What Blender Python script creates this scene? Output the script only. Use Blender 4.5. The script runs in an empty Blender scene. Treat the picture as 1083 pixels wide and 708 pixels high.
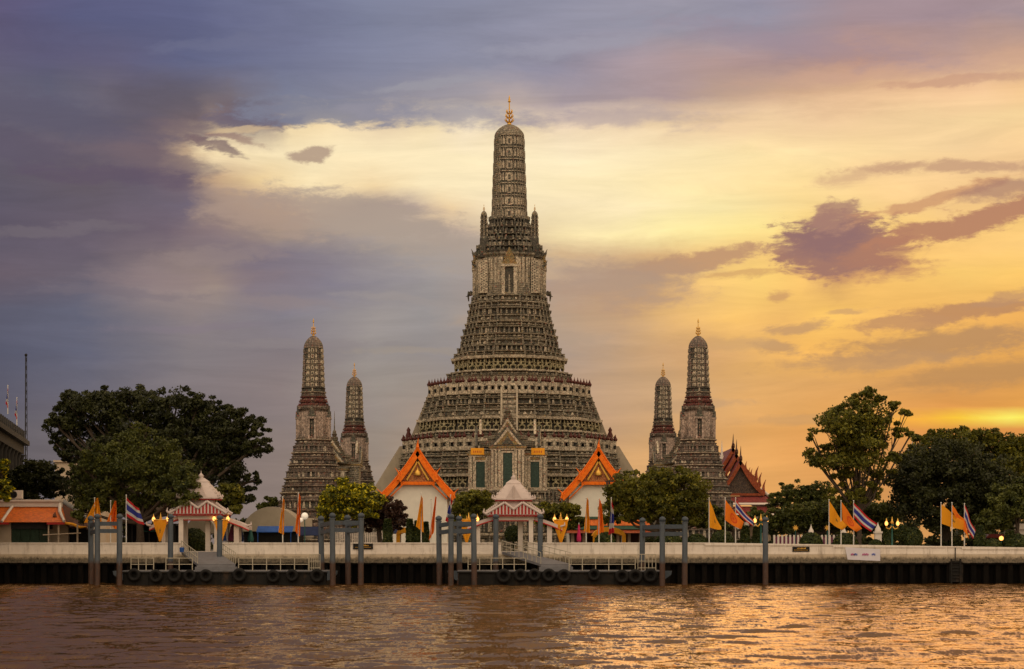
import bpy, math, random
import numpy as np
from mathutils import Vector, Matrix
random.seed(7); rng = np.random.default_rng(7)
scene = bpy.context.scene
C = scene.collection
R = math.radians
# ---------------------------------------------------------------- camera
F = 2153.0; HY = 579.0; CX = 541.5; CH = 4.5          # focal in photo pixels, horizon row, eye height
cam = bpy.data.cameras.new('camera'); co = bpy.data.objects.new('camera', cam); C.objects.link(co)
co.location = (0, 0, CH); co.rotation_euler = (R(90), 0, 0)
cam.sensor_width = 36; cam.lens = 36*F/1083; cam.shift_y = (HY-354)/1083; cam.clip_start = 1; cam.clip_end = 20000
scene.camera = co
def P(px, py, D):   # size helper: a point seen at a pixel, put at distance D
    return Vector(((px-CX)/F*D, D, CH+(HY-py)/F*D))
def X(px, D): return (px-CX)/F*D
def Z(py, D): return CH+(HY-py)/F*D
# ---------------------------------------------------------------- world
def lin(c):
    return tuple(((v/255)/12.92 if v/255 <= .04045 else ((v/255+.055)/1.055)**2.4) for v in c)
SUN_AZ = 0.25; SUN_EL = 0.07
w = bpy.data.worlds.new('World'); scene.world = w; w.use_nodes = True
nt = w.node_tree; nt.nodes.clear()
def N(t, **k):
    n = nt.nodes.new(t)
    for a, b in k.items(): setattr(n, a, b)
    return n
def L(a, b): nt.links.new(a, b)
def M_(op, a, b=None, c=None, clamp=False):
    n = N('ShaderNodeMath', operation=op); n.use_clamp = clamp
    for i, v in enumerate((a, b, c)):
        if v is None: continue
        if isinstance(v, (int, float)): n.inputs[i].default_value = v
        else: L(v, n.inputs[i])
    return n.outputs[0]
def MR(v, a, b, c=0, d=1, kind='LINEAR'):
    n = N('ShaderNodeMapRange', interpolation_type=kind); L(v, n.inputs[0])
    for i, q in enumerate((a, b, c, d)): n.inputs[i+1].default_value = q
    return n.outputs[0]
def MIX(f, a, b, mode='MIX'):
    n = N('ShaderNodeMix', data_type='RGBA', blend_type=mode)
    for s, v in ((n.inputs[0], f), (n.inputs[6], a), (n.inputs[7], b)):
        if isinstance(v, (int, float)): s.default_value = v
        elif isinstance(v, tuple): s.default_value = (*v, 1)
        else: L(v, s)
    return n.outputs[2]
tc = N('ShaderNodeTexCoord'); sep = N('ShaderNodeSeparateXYZ'); L(tc.outputs['Generated'], sep.inputs[0])
x, y, z = sep.outputs
az = M_('ARCTAN2', x, y); hyp = M_('SQRT', M_('ADD', M_('MULTIPLY', x, x), M_('MULTIPLY', y, y)))
el = M_('ARCTAN2', z, hyp)
# sky chart in 1/2153 rad units: U to the right of west, V down from 15.4 degrees
U0 = M_('MULTIPLY_ADD', az, F, CX); V0 = M_('MULTIPLY_ADD', el, -F, HY)
def noise(su, sv, detail, rough, off, dist=0):
    cb = N('ShaderNodeCombineXYZ'); L(M_('MULTIPLY_ADD', U0, 1/su, M_('MULTIPLY', V0, .25/su)), cb.inputs[0]); L(M_('MULTIPLY', V0, 1/sv), cb.inputs[1]); cb.inputs[2].default_value = off
    n = N('ShaderNodeTexNoise'); L(cb.outputs[0], n.inputs['Vector']); n.inputs['Scale'].default_value = 1
    n.inputs['Detail'].default_value = detail; n.inputs['Roughness'].default_value = rough; n.inputs['Distortion'].default_value = dist
    return n.outputs[0]
n1 = noise(120, 42, 8, .62, 1.3, .3); n2 = noise(110, 46, 8, .62, 9.1, .3); n3 = noise(190, 26, 9, .66, 4.7, .6)
U = M_('MULTIPLY_ADD', M_('SUBTRACT', n1, .5), 80, U0); V = M_('MULTIPLY_ADD', M_('SUBTRACT', n2, .5), 34, V0)
rows = {
 -30: [(0,98,92,125),(200,100,104,138),(400,130,134,158),(600,138,140,160),(700,160,152,164),(800,142,140,160),(950,168,148,155),(1083,178,150,146)],
 40: [(0,95,88,118),(100,90,92,125),(200,95,98,130),(300,115,118,146),(400,128,132,156),(500,138,139,159),(600,150,148,165),(700,150,148,163),(800,150,145,160),(900,165,142,147),(1000,162,140,147),(1083,166,146,150)],
 80: [(0,92,86,114),(60,90,86,116),(120,94,90,118),(200,95,98,130),(300,115,118,144),(400,132,134,156),(500,142,142,160),(600,148,142,158),(680,175,155,160),(750,180,152,148),(820,172,144,142),(900,195,152,132),(1000,190,155,142),(1083,205,165,140)],
 112: [(0,88,82,108),(60,82,80,106),(110,94,86,106),(140,88,80,99),(200,95,88,104),(250,115,106,116),(300,124,127,148),(400,140,138,152),(500,165,156,160),(550,190,172,165),(600,170,155,160),(700,175,152,152),(760,190,160,142),(850,215,175,142),(950,235,190,147),(1030,245,200,148),(1083,240,195,142)],
 140: [(0,85,78,100),(80,85,80,102),(160,92,82,98),(205,104,90,98),(225,140,118,112),(245,120,98,102),(268,92,82,102),(292,130,108,110),(312,230,205,160),(360,240,215,170),(410,222,198,165),(450,238,216,175),(500,248,228,188),(550,238,216,176),(600,245,220,180),(700,238,208,168),(800,245,210,160),(900,248,210,156),(1000,250,215,155),(1083,250,215,150)],
 170: [(0,85,76,98),(100,93,80,98),(172,106,88,100),(200,190,160,132),(225,245,220,170),(300,250,230,180),(400,252,232,182),(500,253,234,184),(600,254,236,188),(700,254,232,178),(800,254,228,165),(900,250,218,155),(1000,242,207,150),(1083,245,205,145)],
 200: [(0,80,72,92),(100,88,76,92),(150,90,79,97),(205,116,98,106),(245,195,162,130),(285,235,205,155),(330,250,228,175),(400,240,212,165),(450,252,232,182),(550,254,235,185),(650,255,234,178),(750,255,228,165),(850,254,220,150),(905,250,212,148),(990,246,206,144),(1083,240,198,140)],
 222: [(0,78,70,92),(100,85,74,92),(200,108,96,114),(260,180,152,130),(320,215,180,145),(380,165,145,136),(430,178,158,147),(470,232,203,160),(520,245,225,180),(650,254,234,180),(750,254,232,166),(850,250,218,145),(940,246,206,138),(1000,240,198,134),(1083,235,190,130)],
 248: [(0,80,70,92),(100,88,76,95),(180,100,86,105),(240,130,112,120),(300,162,142,130),(350,158,144,140),(420,172,158,150),(480,192,170,155),(550,222,198,160),(620,253,232,176),(700,254,234,168),(790,254,226,150),(850,250,212,132),(930,246,205,128),(1000,240,198,125),(1083,242,198,122)],
 272: [(0,84,74,95),(100,90,78,98),(200,112,98,112),(280,105,98,122),(340,118,112,130),(420,135,130,140),(500,153,145,146),(580,205,175,138),(640,210,176,136),(700,215,176,126),(750,236,196,130),(812,242,200,126),(880,238,190,120),(940,240,192,116),(1020,245,198,122),(1083,245,200,125)],
 300: [(0,95,80,98),(100,95,84,102),(160,128,111,120),(230,133,117,120),(270,110,100,120),(350,115,112,135),(450,130,128,142),(550,160,146,142),(620,175,150,132),(680,190,155,117),(725,242,197,125),(800,248,205,120),(850,244,196,114),(885,200,155,104),(920,240,190,110),(1000,250,200,115),(1083,250,198,110)],
 338: [(0,88,84,108),(100,90,88,112),(200,115,105,118),(300,110,108,128),(400,128,125,138),(450,125,124,138),(550,160,145,136),(650,185,155,126),(720,222,177,117),(780,240,190,110),(830,228,178,105),(880,248,195,105),(930,238,185,104),(1000,236,180,100),(1083,235,175,95)],
 375: [(0,82,80,105),(100,88,86,110),(200,108,102,118),(300,115,108,122),(400,125,122,134),(500,132,127,136),(600,165,148,136),(680,190,156,122),(750,210,163,112),(800,225,174,105),(860,240,182,98),(900,232,175,96),(1000,228,170,92),(1083,225,165,88)],
 408: [(0,82,78,100),(100,95,90,110),(200,108,100,115),(300,118,108,118),(400,125,120,128),(500,138,127,126),(600,175,150,130),(700,196,160,122),(800,216,166,106),(900,216,161,98),(1000,206,150,88),(1083,205,148,82)],
 434: [(0,86,80,99),(150,98,90,106),(300,119,109,118),(400,125,118,126),(600,178,150,126),(700,198,160,120),(800,218,165,103),(900,220,160,92),(1000,215,150,80),(1083,225,160,80)],
 446: [(0,88,82,98),(150,98,90,105),(300,120,110,118),(400,125,118,125),(600,180,150,125),(700,200,160,118),(800,220,165,102),(900,228,164,88),(960,240,172,70),(1010,255,196,62),(1060,255,235,105),(1083,255,222,85)],
 458: [(0,90,83,98),(300,120,109,115),(400,125,116,120),(600,180,150,125),(700,200,160,116),(800,224,165,98),(900,225,158,88),(1000,215,145,75),(1083,215,145,75)],
 480: [(0,92,84,98),(300,120,108,112),(400,125,115,118),(660,205,162,115),(800,225,165,98),(900,215,150,85),(1000,190,135,85),(1083,190,135,85)],
 560: [(0,95,85,95),(300,118,105,108),(400,125,112,112),(660,205,160,112),(820,215,158,95),(1083,190,135,80)]}
col = None; prev = None
Uf = MR(U, -60, 1143)
# bends of the long clouds: calmer warp close to the skyline
calm = MR(V0, 400, 450, 1, .15)
V = M_('ADD', V0, M_('MULTIPLY', M_('SUBTRACT', V, V0), calm))
for ry, st in rows.items():
    cr = N('ShaderNodeValToRGB'); L(Uf, cr.inputs[0]); e = cr.color_ramp.elements
    while len(e) > 1: e.remove(e[-1])
    for i, (px, r, g, b) in enumerate(st):
        kl = max(0, min(1, (300-px)/200))*max(0, min(1, (ry-60)/60)); r += 16*kl; g += 18*kl; b += 11*kl
        km = max(0, min(1, (px-110)/110, (600-px)/160))*max(0, min(1, (ry-225)/50))*(.62 if px < 380 else .9); r += 31*km; g += 25*km; b += 7*km; kd = max(0, min(1, (150-px)/100))*max(0, min(1, (ry-270)/50)); r -= 9*kd; g -= 8*kd; b -= 8*kd; kn = max(0, 1-abs(px-620)/110)*max(0, min(1, (ry-270)/50)); r += 14*kn; g += 7*kn     # grey cloud of the south-west
        kr = max(0, min(1, (px-620)/150))*max(0, min(1, (ry-150)/150)); r = min(255, r*(1+.04*kr)); g = min(255, g*(1+.03*kr))
        b = min(255, b*1.04) if r > 240 and ry < 230 else b
        q = (px+60)/1203
        if i == 0: e[0].position = q; k = e[0]
        else: k = e.new(q)
        k.color = (*lin((r, g, b)), 1)
    col = cr.outputs[0] if col is None else MIX(MR(V, prev, ry), col, cr.outputs[0])
    prev = ry
streak = MR(n3, .3, .7, .90, 1.08)
col = MIX(1.0, col, streak, 'MULTIPLY')
# separate cloud banks with ragged edges: centre, half sizes, rise to the right, colour, opacity, softness
nf = noise(36, 14, 10, .68, 21.0, .25)
nfo = M_('MULTIPLY', M_('SUBTRACT', nf, .5), 2.6)
banks = [(905,290,70,13,.0,(196,142,104),.75,.45),(888,266,72,31,.02,(164,120,106),.97,.24),(874,256,44,17,.0,(142,108,110),.75,.6),(878,236,26,15,.1,(172,130,114),.85,.3),(936,276,40,14,.0,(178,126,102),.7,.4),
 (1015,246,95,12,.20,(182,128,102),.92,.32),(985,222,80,7,.22,(206,152,112),.8,.4),(1010,192,95,6,-.02,(196,154,124),.8,.5),(905,196,34,8,.15,(205,164,130),.6,.6),(1060,215,50,9,.1,(170,128,112),.75,.5),
 (735,281,85,10,.16,(192,148,114),.9,.35),(665,306,60,20,.0,(190,150,120),.5,.6),(690,290,60,14,.0,(184,150,122),.6,.6),(783,296,40,4,.05,(212,165,108),.75,.5),(822,316,16,5,0,(205,155,105),.8,.5),
 (835,352,34,6,.14,(200,155,108),.85,.45),(822,371,28,6,-.05,(196,152,106),.85,.45),(770,366,45,6,-.05,(206,162,112),.6,.6),(1015,336,62,9,.08,(186,136,98),.85,.35),(945,348,45,7,.08,(196,146,102),.85,.35),(1000,368,100,14,.06,(184,140,98),.85,.5),(930,384,90,10,.05,(192,148,104),.75,.5),(1060,322,40,5,.2,(190,145,108),.7,.5),(1040,400,90,12,.1,(186,140,92),.7,.6),(900,335,20,3,.1,(205,160,110),.7,.5),
 (205,152,40,11,-.12,(118,102,108),.75,.5),(268,138,50,11,.05,(112,102,116),.85,.4),(232,166,24,4,-.2,(120,98,102),.8,.4),(250,158,30,4,-.1,(150,120,112),.7,.4),(255,150,34,3,.1,(225,195,150),.6,.5),(332,170,28,6,.05,(172,146,128),.85,.4),(180,180,48,12,-.25,(118,102,108),.6,.5),(190,202,30,8,-.1,(108,94,106),.6,.5),
 (345,128,90,14,.0,(126,128,146),.85,.4),(470,128,100,10,-.02,(150,146,158),.7,.6),(640,132,90,9,-.02,(168,152,158),.55,.7),(380,234,95,22,-.16,(174,156,142),.85,.4),(280,232,55,16,-.2,(172,148,134),.7,.5),(480,266,90,20,-.1,(172,156,144),.6,.6),
 (235,275,55,9,.05,(152,134,130),.55,.6),(190,300,90,7,.06,(140,122,124),.4,.7),(300,322,45,7,-.08,(148,132,130),.5,.6),(205,350,70,5,.02,(132,120,130),.45,.6),(60,140,90,18,-.1,(94,89,108),.6,.6),(30,175,70,14,-.1,(92,84,102),.5,.6),(120,195,80,9,-.05,(96,82,102),.5,.6),
 (640,300,60,18,-.1,(172,150,134),.5,.7),(970,92,130,9,.03,(206,164,142),.5,.6),(850,62,120,14,-.15,(158,138,150),.5,.7),(990,106,70,5,.05,(202,156,130),.7,.5),
 (60,255,70,5,.08,(122,112,118),.45,.5),(140,315,90,5,.03,(120,110,118),.4,.5),(420,318,60,5,-.1,(158,148,144),.5,.5),(330,365,80,4,.02,(140,130,130),.5,.5),(440,372,60,4,.0,(160,146,132),.5,.5),(560,290,40,7,-.2,(206,176,142),.5,.5),(720,430,60,6,.03,(188,152,116),.5,.5),(860,445,70,5,.02,(196,152,104),.5,.5),(450,100,50,5,.1,(160,158,166),.5,.5),(250,60,80,6,.1,(112,114,140),.5,.5),(600,60,80,8,.08,(160,158,172),.5,.6),(560,350,60,10,-.1,(176,152,130),.5,.6)]
for (bx, by, rx, ry, rise, bc, op, soft) in banks:
    du = M_('MULTIPLY_ADD', U, 1/rx, -bx/rx); dv = M_('MULTIPLY_ADD', M_('MULTIPLY_ADD', U, rise, V), 1/ry, -(by+rise*bx)/ry)
    dd = M_('ADD', M_('SQRT', M_('ADD', M_('MULTIPLY', du, du), M_('MULTIPLY', dv, dv))), nfo)
    col = MIX(MR(dd, 1+soft, 1-soft, 0, op, 'SMOOTHSTEP'), col, lin(bc))
glow = N('ShaderNodeVectorMath', operation='DOT_PRODUCT')
L(tc.outputs['Generated'], glow.inputs[0])
# the rest of the dome: clear dusk sky from the Sky Texture plus an added unseen glow shaped to light the fronts
sky = N('ShaderNodeTexSky', sky_type='NISHITA'); sky.sun_disc = False; sky.sun_elevation = SUN_EL; sky.sun_rotation = SUN_AZ
sky.dust_density = 3; sky.air_density = 1.2
skyc = MIX(1.0, sky.outputs[0], (.08, .08, .08), 'MULTIPLY')
# weights of the added eastern fill glow (behind the eye)
east = MR(M_('MULTIPLY', y, -1), -.5, .7, 0, 1, 'SMOOTHSTEP')
elr = N('ShaderNodeValToRGB'); L(MR(el, 0, 1.5708), elr.inputs[0]); ee = elr.color_ramp.elements
ee[0].position = 0; ee[0].color = (.42, .32, .235, 1); ee[1].position = 1; ee[1].color = (1.0, .83, .64, 1)
q_ = ee.new(.45); q_.color = (1.9, 1.5, 1.07, 1)
west = MIX(MR(x, -.34, .06, 0, 1, 'SMOOTHSTEP'), (.32, .27, .25), (.80, .52, .26))  # unseen upper west, made golden to warm the water
deck = MIX(east, west, elr.outputs[0])  # deck: fill glow of the unseen sky, east and west
dome = MIX(1.0, deck, skyc, 'ADD')
aside = MR(M_('ABSOLUTE', az), .30, .75, 0, 1, 'SMOOTHSTEP'); up = MR(el, .30, .75, 0, 1, 'SMOOTHSTEP')
out = M_('MAXIMUM', aside, up)
col = MIX(out, col, dome)
bg = N('ShaderNodeBackground'); L(col, bg.inputs[0]); bg.inputs[1].default_value = 1.0
wo = N('ShaderNodeOutputWorld'); L(bg.outputs[0], wo.inputs[0])
# ---------------------------------------------------------------- sun, exposure
sl = bpy.data.lights.new('sun', 'SUN'); sl.energy = .2; sl.angle = R(26); sl.color = (1, .62, .32)
so = bpy.data.objects.new('sun', sl); C.objects.link(so)
so.rotation_euler = Vector((math.sin(SUN_AZ), math.cos(SUN_AZ), math.tan(SUN_EL+.03))).to_track_quat('Z', 'Y').to_euler()
scene.view_settings.view_transform = 'Standard'; scene.view_settings.look = 'None'
scene.view_settings.exposure = 0; scene.view_settings.gamma = 1; scene.view_settings.use_curve_mapping = False
scene.cycles.max_bounces = 5; scene.cycles.diffuse_bounces = 2; scene.cycles.glossy_bounces = 3
# ---------------------------------------------------------------- materials
def newmat(name):
    global nt
    m = bpy.data.materials.new(name); m.use_nodes = True; nt = m.node_tree; nt.nodes.clear()
    o = N('ShaderNodeOutputMaterial'); b = N('ShaderNodeBsdfPrincipled'); L(b.outputs[0], o.inputs[0])
    return m, b, o
def coord():
    g = N('ShaderNodeTexCoord'); return g.outputs['Object']
def tnoise(vec, scale, detail=4, rough=.6, sv=None):
    if sv:
        mp = N('ShaderNodeMapping'); L(vec, mp.inputs[0]); mp.inputs['Scale'].default_value = sv; vec = mp.outputs[0]
    n = N('ShaderNodeTexNoise'); L(vec, n.inputs['Vector']); n.inputs['Scale'].default_value = scale
    n.inputs['Detail'].default_value = detail; n.inputs['Roughness'].default_value = rough
    return n.outputs[0]
def ramp(v, stops, const=False):
    cr = N('ShaderNodeValToRGB'); L(v, cr.inputs[0]); e = cr.color_ramp.elements
    if const: cr.color_ramp.interpolation = 'CONSTANT'
    while len(e) > 1: e.remove(e[-1])
    for i, (q, c) in enumerate(stops):
        k = e[0] if i == 0 else e.new(q)
        k.position = q; k.color = (*c, 1) if len(c) == 3 else c
    return cr.outputs[0]
def bump(b, h, strength, dist):
    n = N('ShaderNodeBump'); n.inputs['Strength'].default_value = strength; n.inputs['Distance'].default_value = dist
    L(h, n.inputs['Height']); L(n.outputs[0], b.inputs['Normal'])
def plain(name, c, rough=.6, var=.25, scale=1.2, metal=0, stain=None, bstr=.3, sv=None, em=None):
    m, b, o = newmat(name); v = coord(); n = tnoise(v, scale, 6, .65, sv)
    cc = ramp(n, [(.3, tuple(q*(1-var) for q in c)), (.7, tuple(min(1, q*(1+var*.6)) for q in c))])
    if stain:
        sc, lo, hi, s = stain
        cc = MIX(MR(tnoise(v, s, 7, .7, (1, 1, .35)), lo, hi), cc, sc)
    L(cc, b.inputs['Base Color']); b.inputs['Roughness'].default_value = rough; b.inputs['Metallic'].default_value = metal; b.inputs['Specular IOR Level'].default_value = .25
    if bstr: bump(b, n, bstr, .05)
    if em: b.inputs['Emission Color'].default_value = (*em[0], 1); b.inputs['Emission Strength'].default_value = em[1]
    return m
def mosaic(name, cols, cell=3.2, soot=(.05,.045,.04), sootr=(.5,.72), groove=True, jit=.5):
    """plaster set with porcelain chips: fine cells of slightly differing tone, rare coloured chips, soot"""
    m, b, o = newmat(name); v = coord()
    vo = N('ShaderNodeTexVoronoi'); L(v, vo.inputs['Vector']); vo.inputs['Scale'].default_value = cell*1.9
    sp = N('ShaderNodeSeparateColor'); L(vo.outputs['Color'], sp.inputs[0])
    n = tnoise(v, 1.6, 6, .7, (1, 1, 2.2)); base = MIX(MR(n, .35, .65), cols[1][1], cols[0][1])
    acc = ramp(sp.outputs[1], cols, True)
    cc = MIX(MR(sp.outputs[0], .62, .66, 0, .8), base, acc)
    cc = MIX(1.0, cc, MR(sp.outputs[2], 0, 1, .45, 1.3), 'MULTIPLY')
    big = tnoise(v, .30, 6, .65)
    cc = MIX(1.0, cc, MR(big, .3, .7, .74, 1.18), 'MULTIPLY')
    sn = tnoise(v, 1.1, 8, .72, (1, 1, .3))
    cc = MIX(MR(sn, sootr[0]+.0, sootr[1]+.02, 0, .85), cc, soot)
    h = M_('SUBTRACT', 1.0, vo.outputs['Distance'])
    if groove:
        wv = N('ShaderNodeTexWave', wave_type='BANDS', bands_direction='Z'); L(v, wv.inputs[0]); wv.inputs['Scale'].default_value = .9
        wv.inputs['Distortion'].default_value = .3
        cc = MIX(1.0, cc, MR(wv.outputs[1], 0, .3, .62, 1), 'MULTIPLY'); h = M_('ADD', h, wv.outputs[1])
    L(cc, b.inputs['Base Color']); b.inputs['Roughness'].default_value = .62; bump(b, h, .5, .08)
    return m
MT = {}
cr_, gn_, rd_, yl_, dk_ = (.38,.31,.22), (.10,.13,.08), (.26,.07,.04), (.42,.28,.08), (.07,.06,.045)
MT['stone'] = mosaic('porcelain_mosaic', [(0,cr_),(.30,(.145,.12,.078)),(.52,(.22,.19,.13)),(.68,gn_),(.80,rd_),(.86,yl_),(.92,dk_)], 2.9, sootr=(.52,.75))
MT['stone_light'] = mosaic('pale_porcelain', [(0,(.62,.51,.37)),(.5,(.36,.29,.20)),(.75,(.36,.30,.21)),(.86,gn_),(.93,rd_)], 3.2, sootr=(.56,.85), groove=False)
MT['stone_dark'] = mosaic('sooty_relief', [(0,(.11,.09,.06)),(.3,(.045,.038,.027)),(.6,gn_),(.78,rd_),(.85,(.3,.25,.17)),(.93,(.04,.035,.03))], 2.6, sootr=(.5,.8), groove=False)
MT['stone_pink'] = mosaic('brick_mosaic', [(0,(.27,.19,.14)),(.3,(.16,.11,.08)),(.5,(.40,.31,.23)),(.68,(.12,.10,.08)),(.8,(.30,.09,.05)),(.9,gn_)], 2.6, sootr=(.46,.70))
MT['stone_body'] = mosaic('rosy_panels', [(0,(.46,.34,.27)),(.4,(.36,.26,.20)),(.7,(.50,.40,.31)),(.88,(.20,.15,.11))], 3.0, sootr=(.52,.8), groove=False)
MT['red_band'] = mosaic('red_relief', [(0,(.20,.035,.025)),(.5,(.10,.04,.03)),(.7,(.30,.20,.12)),(.85,(.05,.06,.03))], 3, sootr=(.5,.9), groove=False)
MT['gilded'] = mosaic('gilded_relief', [(0,(.36,.20,.05)),(.3,(.14,.12,.05)),(.55,(.30,.06,.03)),(.7,(.10,.14,.07)),(.85,(.45,.34,.2))], 4.5, sootr=(.5,.9), groove=False)
MT['shrine_roof'] = mosaic('shrine_roof_mosaic', [(0,(.20,.15,.09)),(.3,(.10,.08,.05)),(.55,(.30,.06,.03)),(.7,(.10,.14,.07)),(.85,(.45,.34,.2))], 4, sootr=(.5,.8))
MT['figure'] = mosaic('glazed_figure', [(0,(.50,.42,.24)),(.4,(.40,.32,.18)),(.7,(.14,.16,.08))], 5, sootr=(.55,.9), groove=False)
MT['stair_side'] = plain('weathered_plaster', (.40,.33,.24), .8, .15, .6, stain=((.2,.16,.11), .5, .8, .6))
MT['gold'] = plain('gold', (.75,.42,.08), .35, .3, 3, metal=.6)
MT['jar'] = plain('dark_red_jar', (.085,.018,.012), .45, .4, 3)
MT['green_door'] = plain('green_door', (.035,.065,.05), .5, .5, 4)
MT['black_and_shade'] = plain('black_and_recess_shade', (.018,.016,.014), .9, .3)  # near-black for boards and backs; painted shade in the balustrade squares
MT['white'] = plain('white_plaster', (.72,.66,.56), .75, .08, .8, stain=((.34,.28,.2), .58, .85, .5))
MT['white_clean'] = plain('painted_white', (.66,.57,.49), .7, .1, 1.2, stain=((.4,.32,.25), .6, .9, .8))
MT['redpaint'] = plain('red_paint', (.42,.03,.025), .6, .25)
MT['beige'] = plain('beige_canvas', (.42,.35,.26), .8, .15, .5)
MT['postblue'] = plain('blue_grey_paint', (.056,.070,.088), .5, .25, 2, stain=((.07,.06,.05), .56, .8, 1.5))
MT['black'] = plain('black_rubber', (.007,.006,.0055), .75, .5, 3)
MT['darksteel'] = plain('dark_steel', (.009,.0075,.006), .7, .5, 1.5, stain=((.06,.035,.02), .55, .75, 1))
MT['rail'] = plain('cream_rail', (.42,.37,.28), .5, .2)
MT['deck'] = plain('grey_deck', (.15,.145,.155), .6, .2, 2, stain=((.1,.09,.09), .5, .8, 1))
MT['polewhite'] = plain('white_pole', (.6,.57,.52), .4, .1)
MT['teal'] = plain('teal_iron', (.02,.09,.075), .4, .3)
MT['blue'] = plain('blue_tarp', (.02,.08,.30), .6, .3)
MT['navy'] = plain('navy_cloth', (.012,.02,.06), .8, .3)
MT['pink'] = plain('pink_cloth', (.55,.03,.12), .8, .3)
MT['mauve'] = plain('mauve_cloth', (.16,.04,.08), .8, .3)
MT['yellowc'] = plain('yellow_canvas', (.85,.36,.02), .7, .15)
MT['signw'] = plain('white_vinyl', (.62,.58,.62), .5, .06)
MT['signp'] = plain('pink_lettering', (.45,.10,.25), .5, .1)
MT['signb'] = plain('blue_lettering', (.06,.10,.40), .5, .1)
MT['concrete'] = plain('dark_concrete', (.042,.039,.037), .85, .3, .7, stain=((.03,.03,.03), .5, .75, .6))
MT['bark'] = plain('bark', (.07,.05,.035), .9, .4, 3)
MT['glassgreen'] = plain('green_panels', (.035,.055,.035), .25, .3)
MT['tilegreen'] = plain('green_tiles', (.02,.06,.04), .4, .3, 3)
MT['farwall'] = plain('cream_render', (.50,.38,.27), .8, .12)
MT['greywall'] = plain('grey_wall', (.2,.19,.18), .8, .12)
def mat_parapet():
    m, b, o = newmat('whitewashed_concrete'); v = coord(); s = N('ShaderNodeSeparateXYZ'); L(v, s.inputs[0])
    n = tnoise(v, .8, 7, .7, (1, 1, .5)); base = ramp(n, [(.3, (.66,.57,.48)), (.7, (.77,.68,.59))])
    # dirt tide: grows towards the foot of the wall, ragged edge (z of the wall foot is 3.0)
    t = M_('ADD', s.outputs[2], M_('MULTIPLY', M_('SUBTRACT', tnoise(v, 1.6, 9, .8, (1, 1, .6)), .5), 1.5))
    tone = MIX(MR(s.outputs[2], 3.55, 3.7), (.50,.40,.28), base)
    cc = MIX(MR(t, 3.08, 3.42, 1, 0), tone, ramp(tnoise(v, 4, 5, .7), [(.35, (.05,.04,.028)), (.65, (.20,.155,.10))]))
    st = tnoise(v, 1.0, 7, .75, (1.2, 1, .22)); cc = MIX(MR(st, .52, .70, 0, .7), cc, (.22,.17,.12))
    L(cc, b.inputs['Base Color']); b.inputs['Roughness'].default_value = .85; bump(b, n, .3, .05)
    return m
MT['parapet'] = mat_parapet()
def mat_pile():
    m, b, o = newmat('tarred_sheet_pile'); v = coord(); n = tnoise(v, 1.2, 7, .7, (1, 1, .3))
    cc = ramp(n, [(.3, (.002,.0017,.0015)), (.55, (.006,.0045,.0035)), (.75, (.016,.010,.007))])
    L(cc, b.inputs['Base Color']); b.inputs['Roughness'].default_value = .85; b.inputs['Specular IOR Level'].default_value = .08; bump(b, n, .5, .08); return m
MT['pile'] = mat_pile()
def mat_post():
    m, b, o = newmat('tide_stained_post'); v = coord(); s = N('ShaderNodeSeparateXYZ'); L(v, s.inputs[0])
    n = tnoise(v, 2.2, 6, .7, (1, 1, .3)); pa = ramp(n, [(.3, (.045,.056,.070)), (.7, (.078,.095,.115))])
    ru = ramp(n, [(.3, (.018,.012,.009)), (.5, (.06,.025,.014)), (.7, (.025,.018,.015))])
    t = M_('ADD', s.outputs[2], M_('MULTIPLY', n, 1.2))
    L(MIX(MR(t, 3.1, 3.6), ru, pa), b.inputs['Base Color']); b.inputs['Roughness'].default_value = .55; bump(b, n, .3, .03); return m
MT['post'] = mat_post()
def mat_tiles(name, a, c, sc=3):
    m, b, o = newmat(name); v = coord(); n = tnoise(v, .9, 6, .7)
    wv = N('ShaderNodeTexWave', wave_type='BANDS', bands_direction='Z'); L(v, wv.inputs[0]); wv.inputs['Scale'].default_value = sc
    vo = N('ShaderNodeTexVoronoi'); L(v, vo.inputs['Vector']); vo.inputs['Scale'].default_value = 3.5
    sp = N('ShaderNodeSeparateColor'); L(vo.outputs['Color'], sp.inputs[0])
    cc = MIX(MR(n, .35, .7), a, c); cc = MIX(1.0, cc, MR(sp.outputs[0], 0, 1, .75, 1.15), 'MULTIPLY')
    cc = MIX(1.0, cc, MR(wv.outputs[1], 0, .4, .6, 1), 'MULTIPLY')
    L(cc, b.inputs['Base Color']); b.inputs['Roughness'].default_value = .45; bump(b, wv.outputs[1], .6, .06); return m
MT['tile_orange'] = mat_tiles('orange_tiles', (.78,.17,.008), (.60,.11,.006))
MT['tile_brown'] = mat_tiles('brown_tiles', (.13,.045,.02), (.08,.03,.018))
MT['tile_red'] = mat_tiles('red_tiles', (.27,.03,.018), (.18,.02,.015))
MT['tile_white'] = plain('white_glazed_tiles', (.54,.44,.40), .6, .1, 1.5, stain=((.42,.33,.28), .6, .9, 1))
MT['orange'] = plain('orange_glaze', (.95,.17,.003), .55, .35, 3)
MT['pediment'] = mosaic('carved_pediment', [(0,(.40,.10,.03)),(.4,(.50,.20,.04)),(.6,(.14,.09,.04)),(.8,(.24,.04,.025))], 5, sootr=(.6,.95), groove=False)
MT['pediment_dark'] = mosaic('dark_pediment', [(0,(.06,.03,.02)),(.5,(.10,.06,.035)),(.75,(.18,.12,.06)),(.9,(.03,.02,.015))], 4, sootr=(.6,.95), groove=False)
MT['bargered'] = plain('red_gilt_board', (.28,.06,.02), .4, .5, 3)
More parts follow.
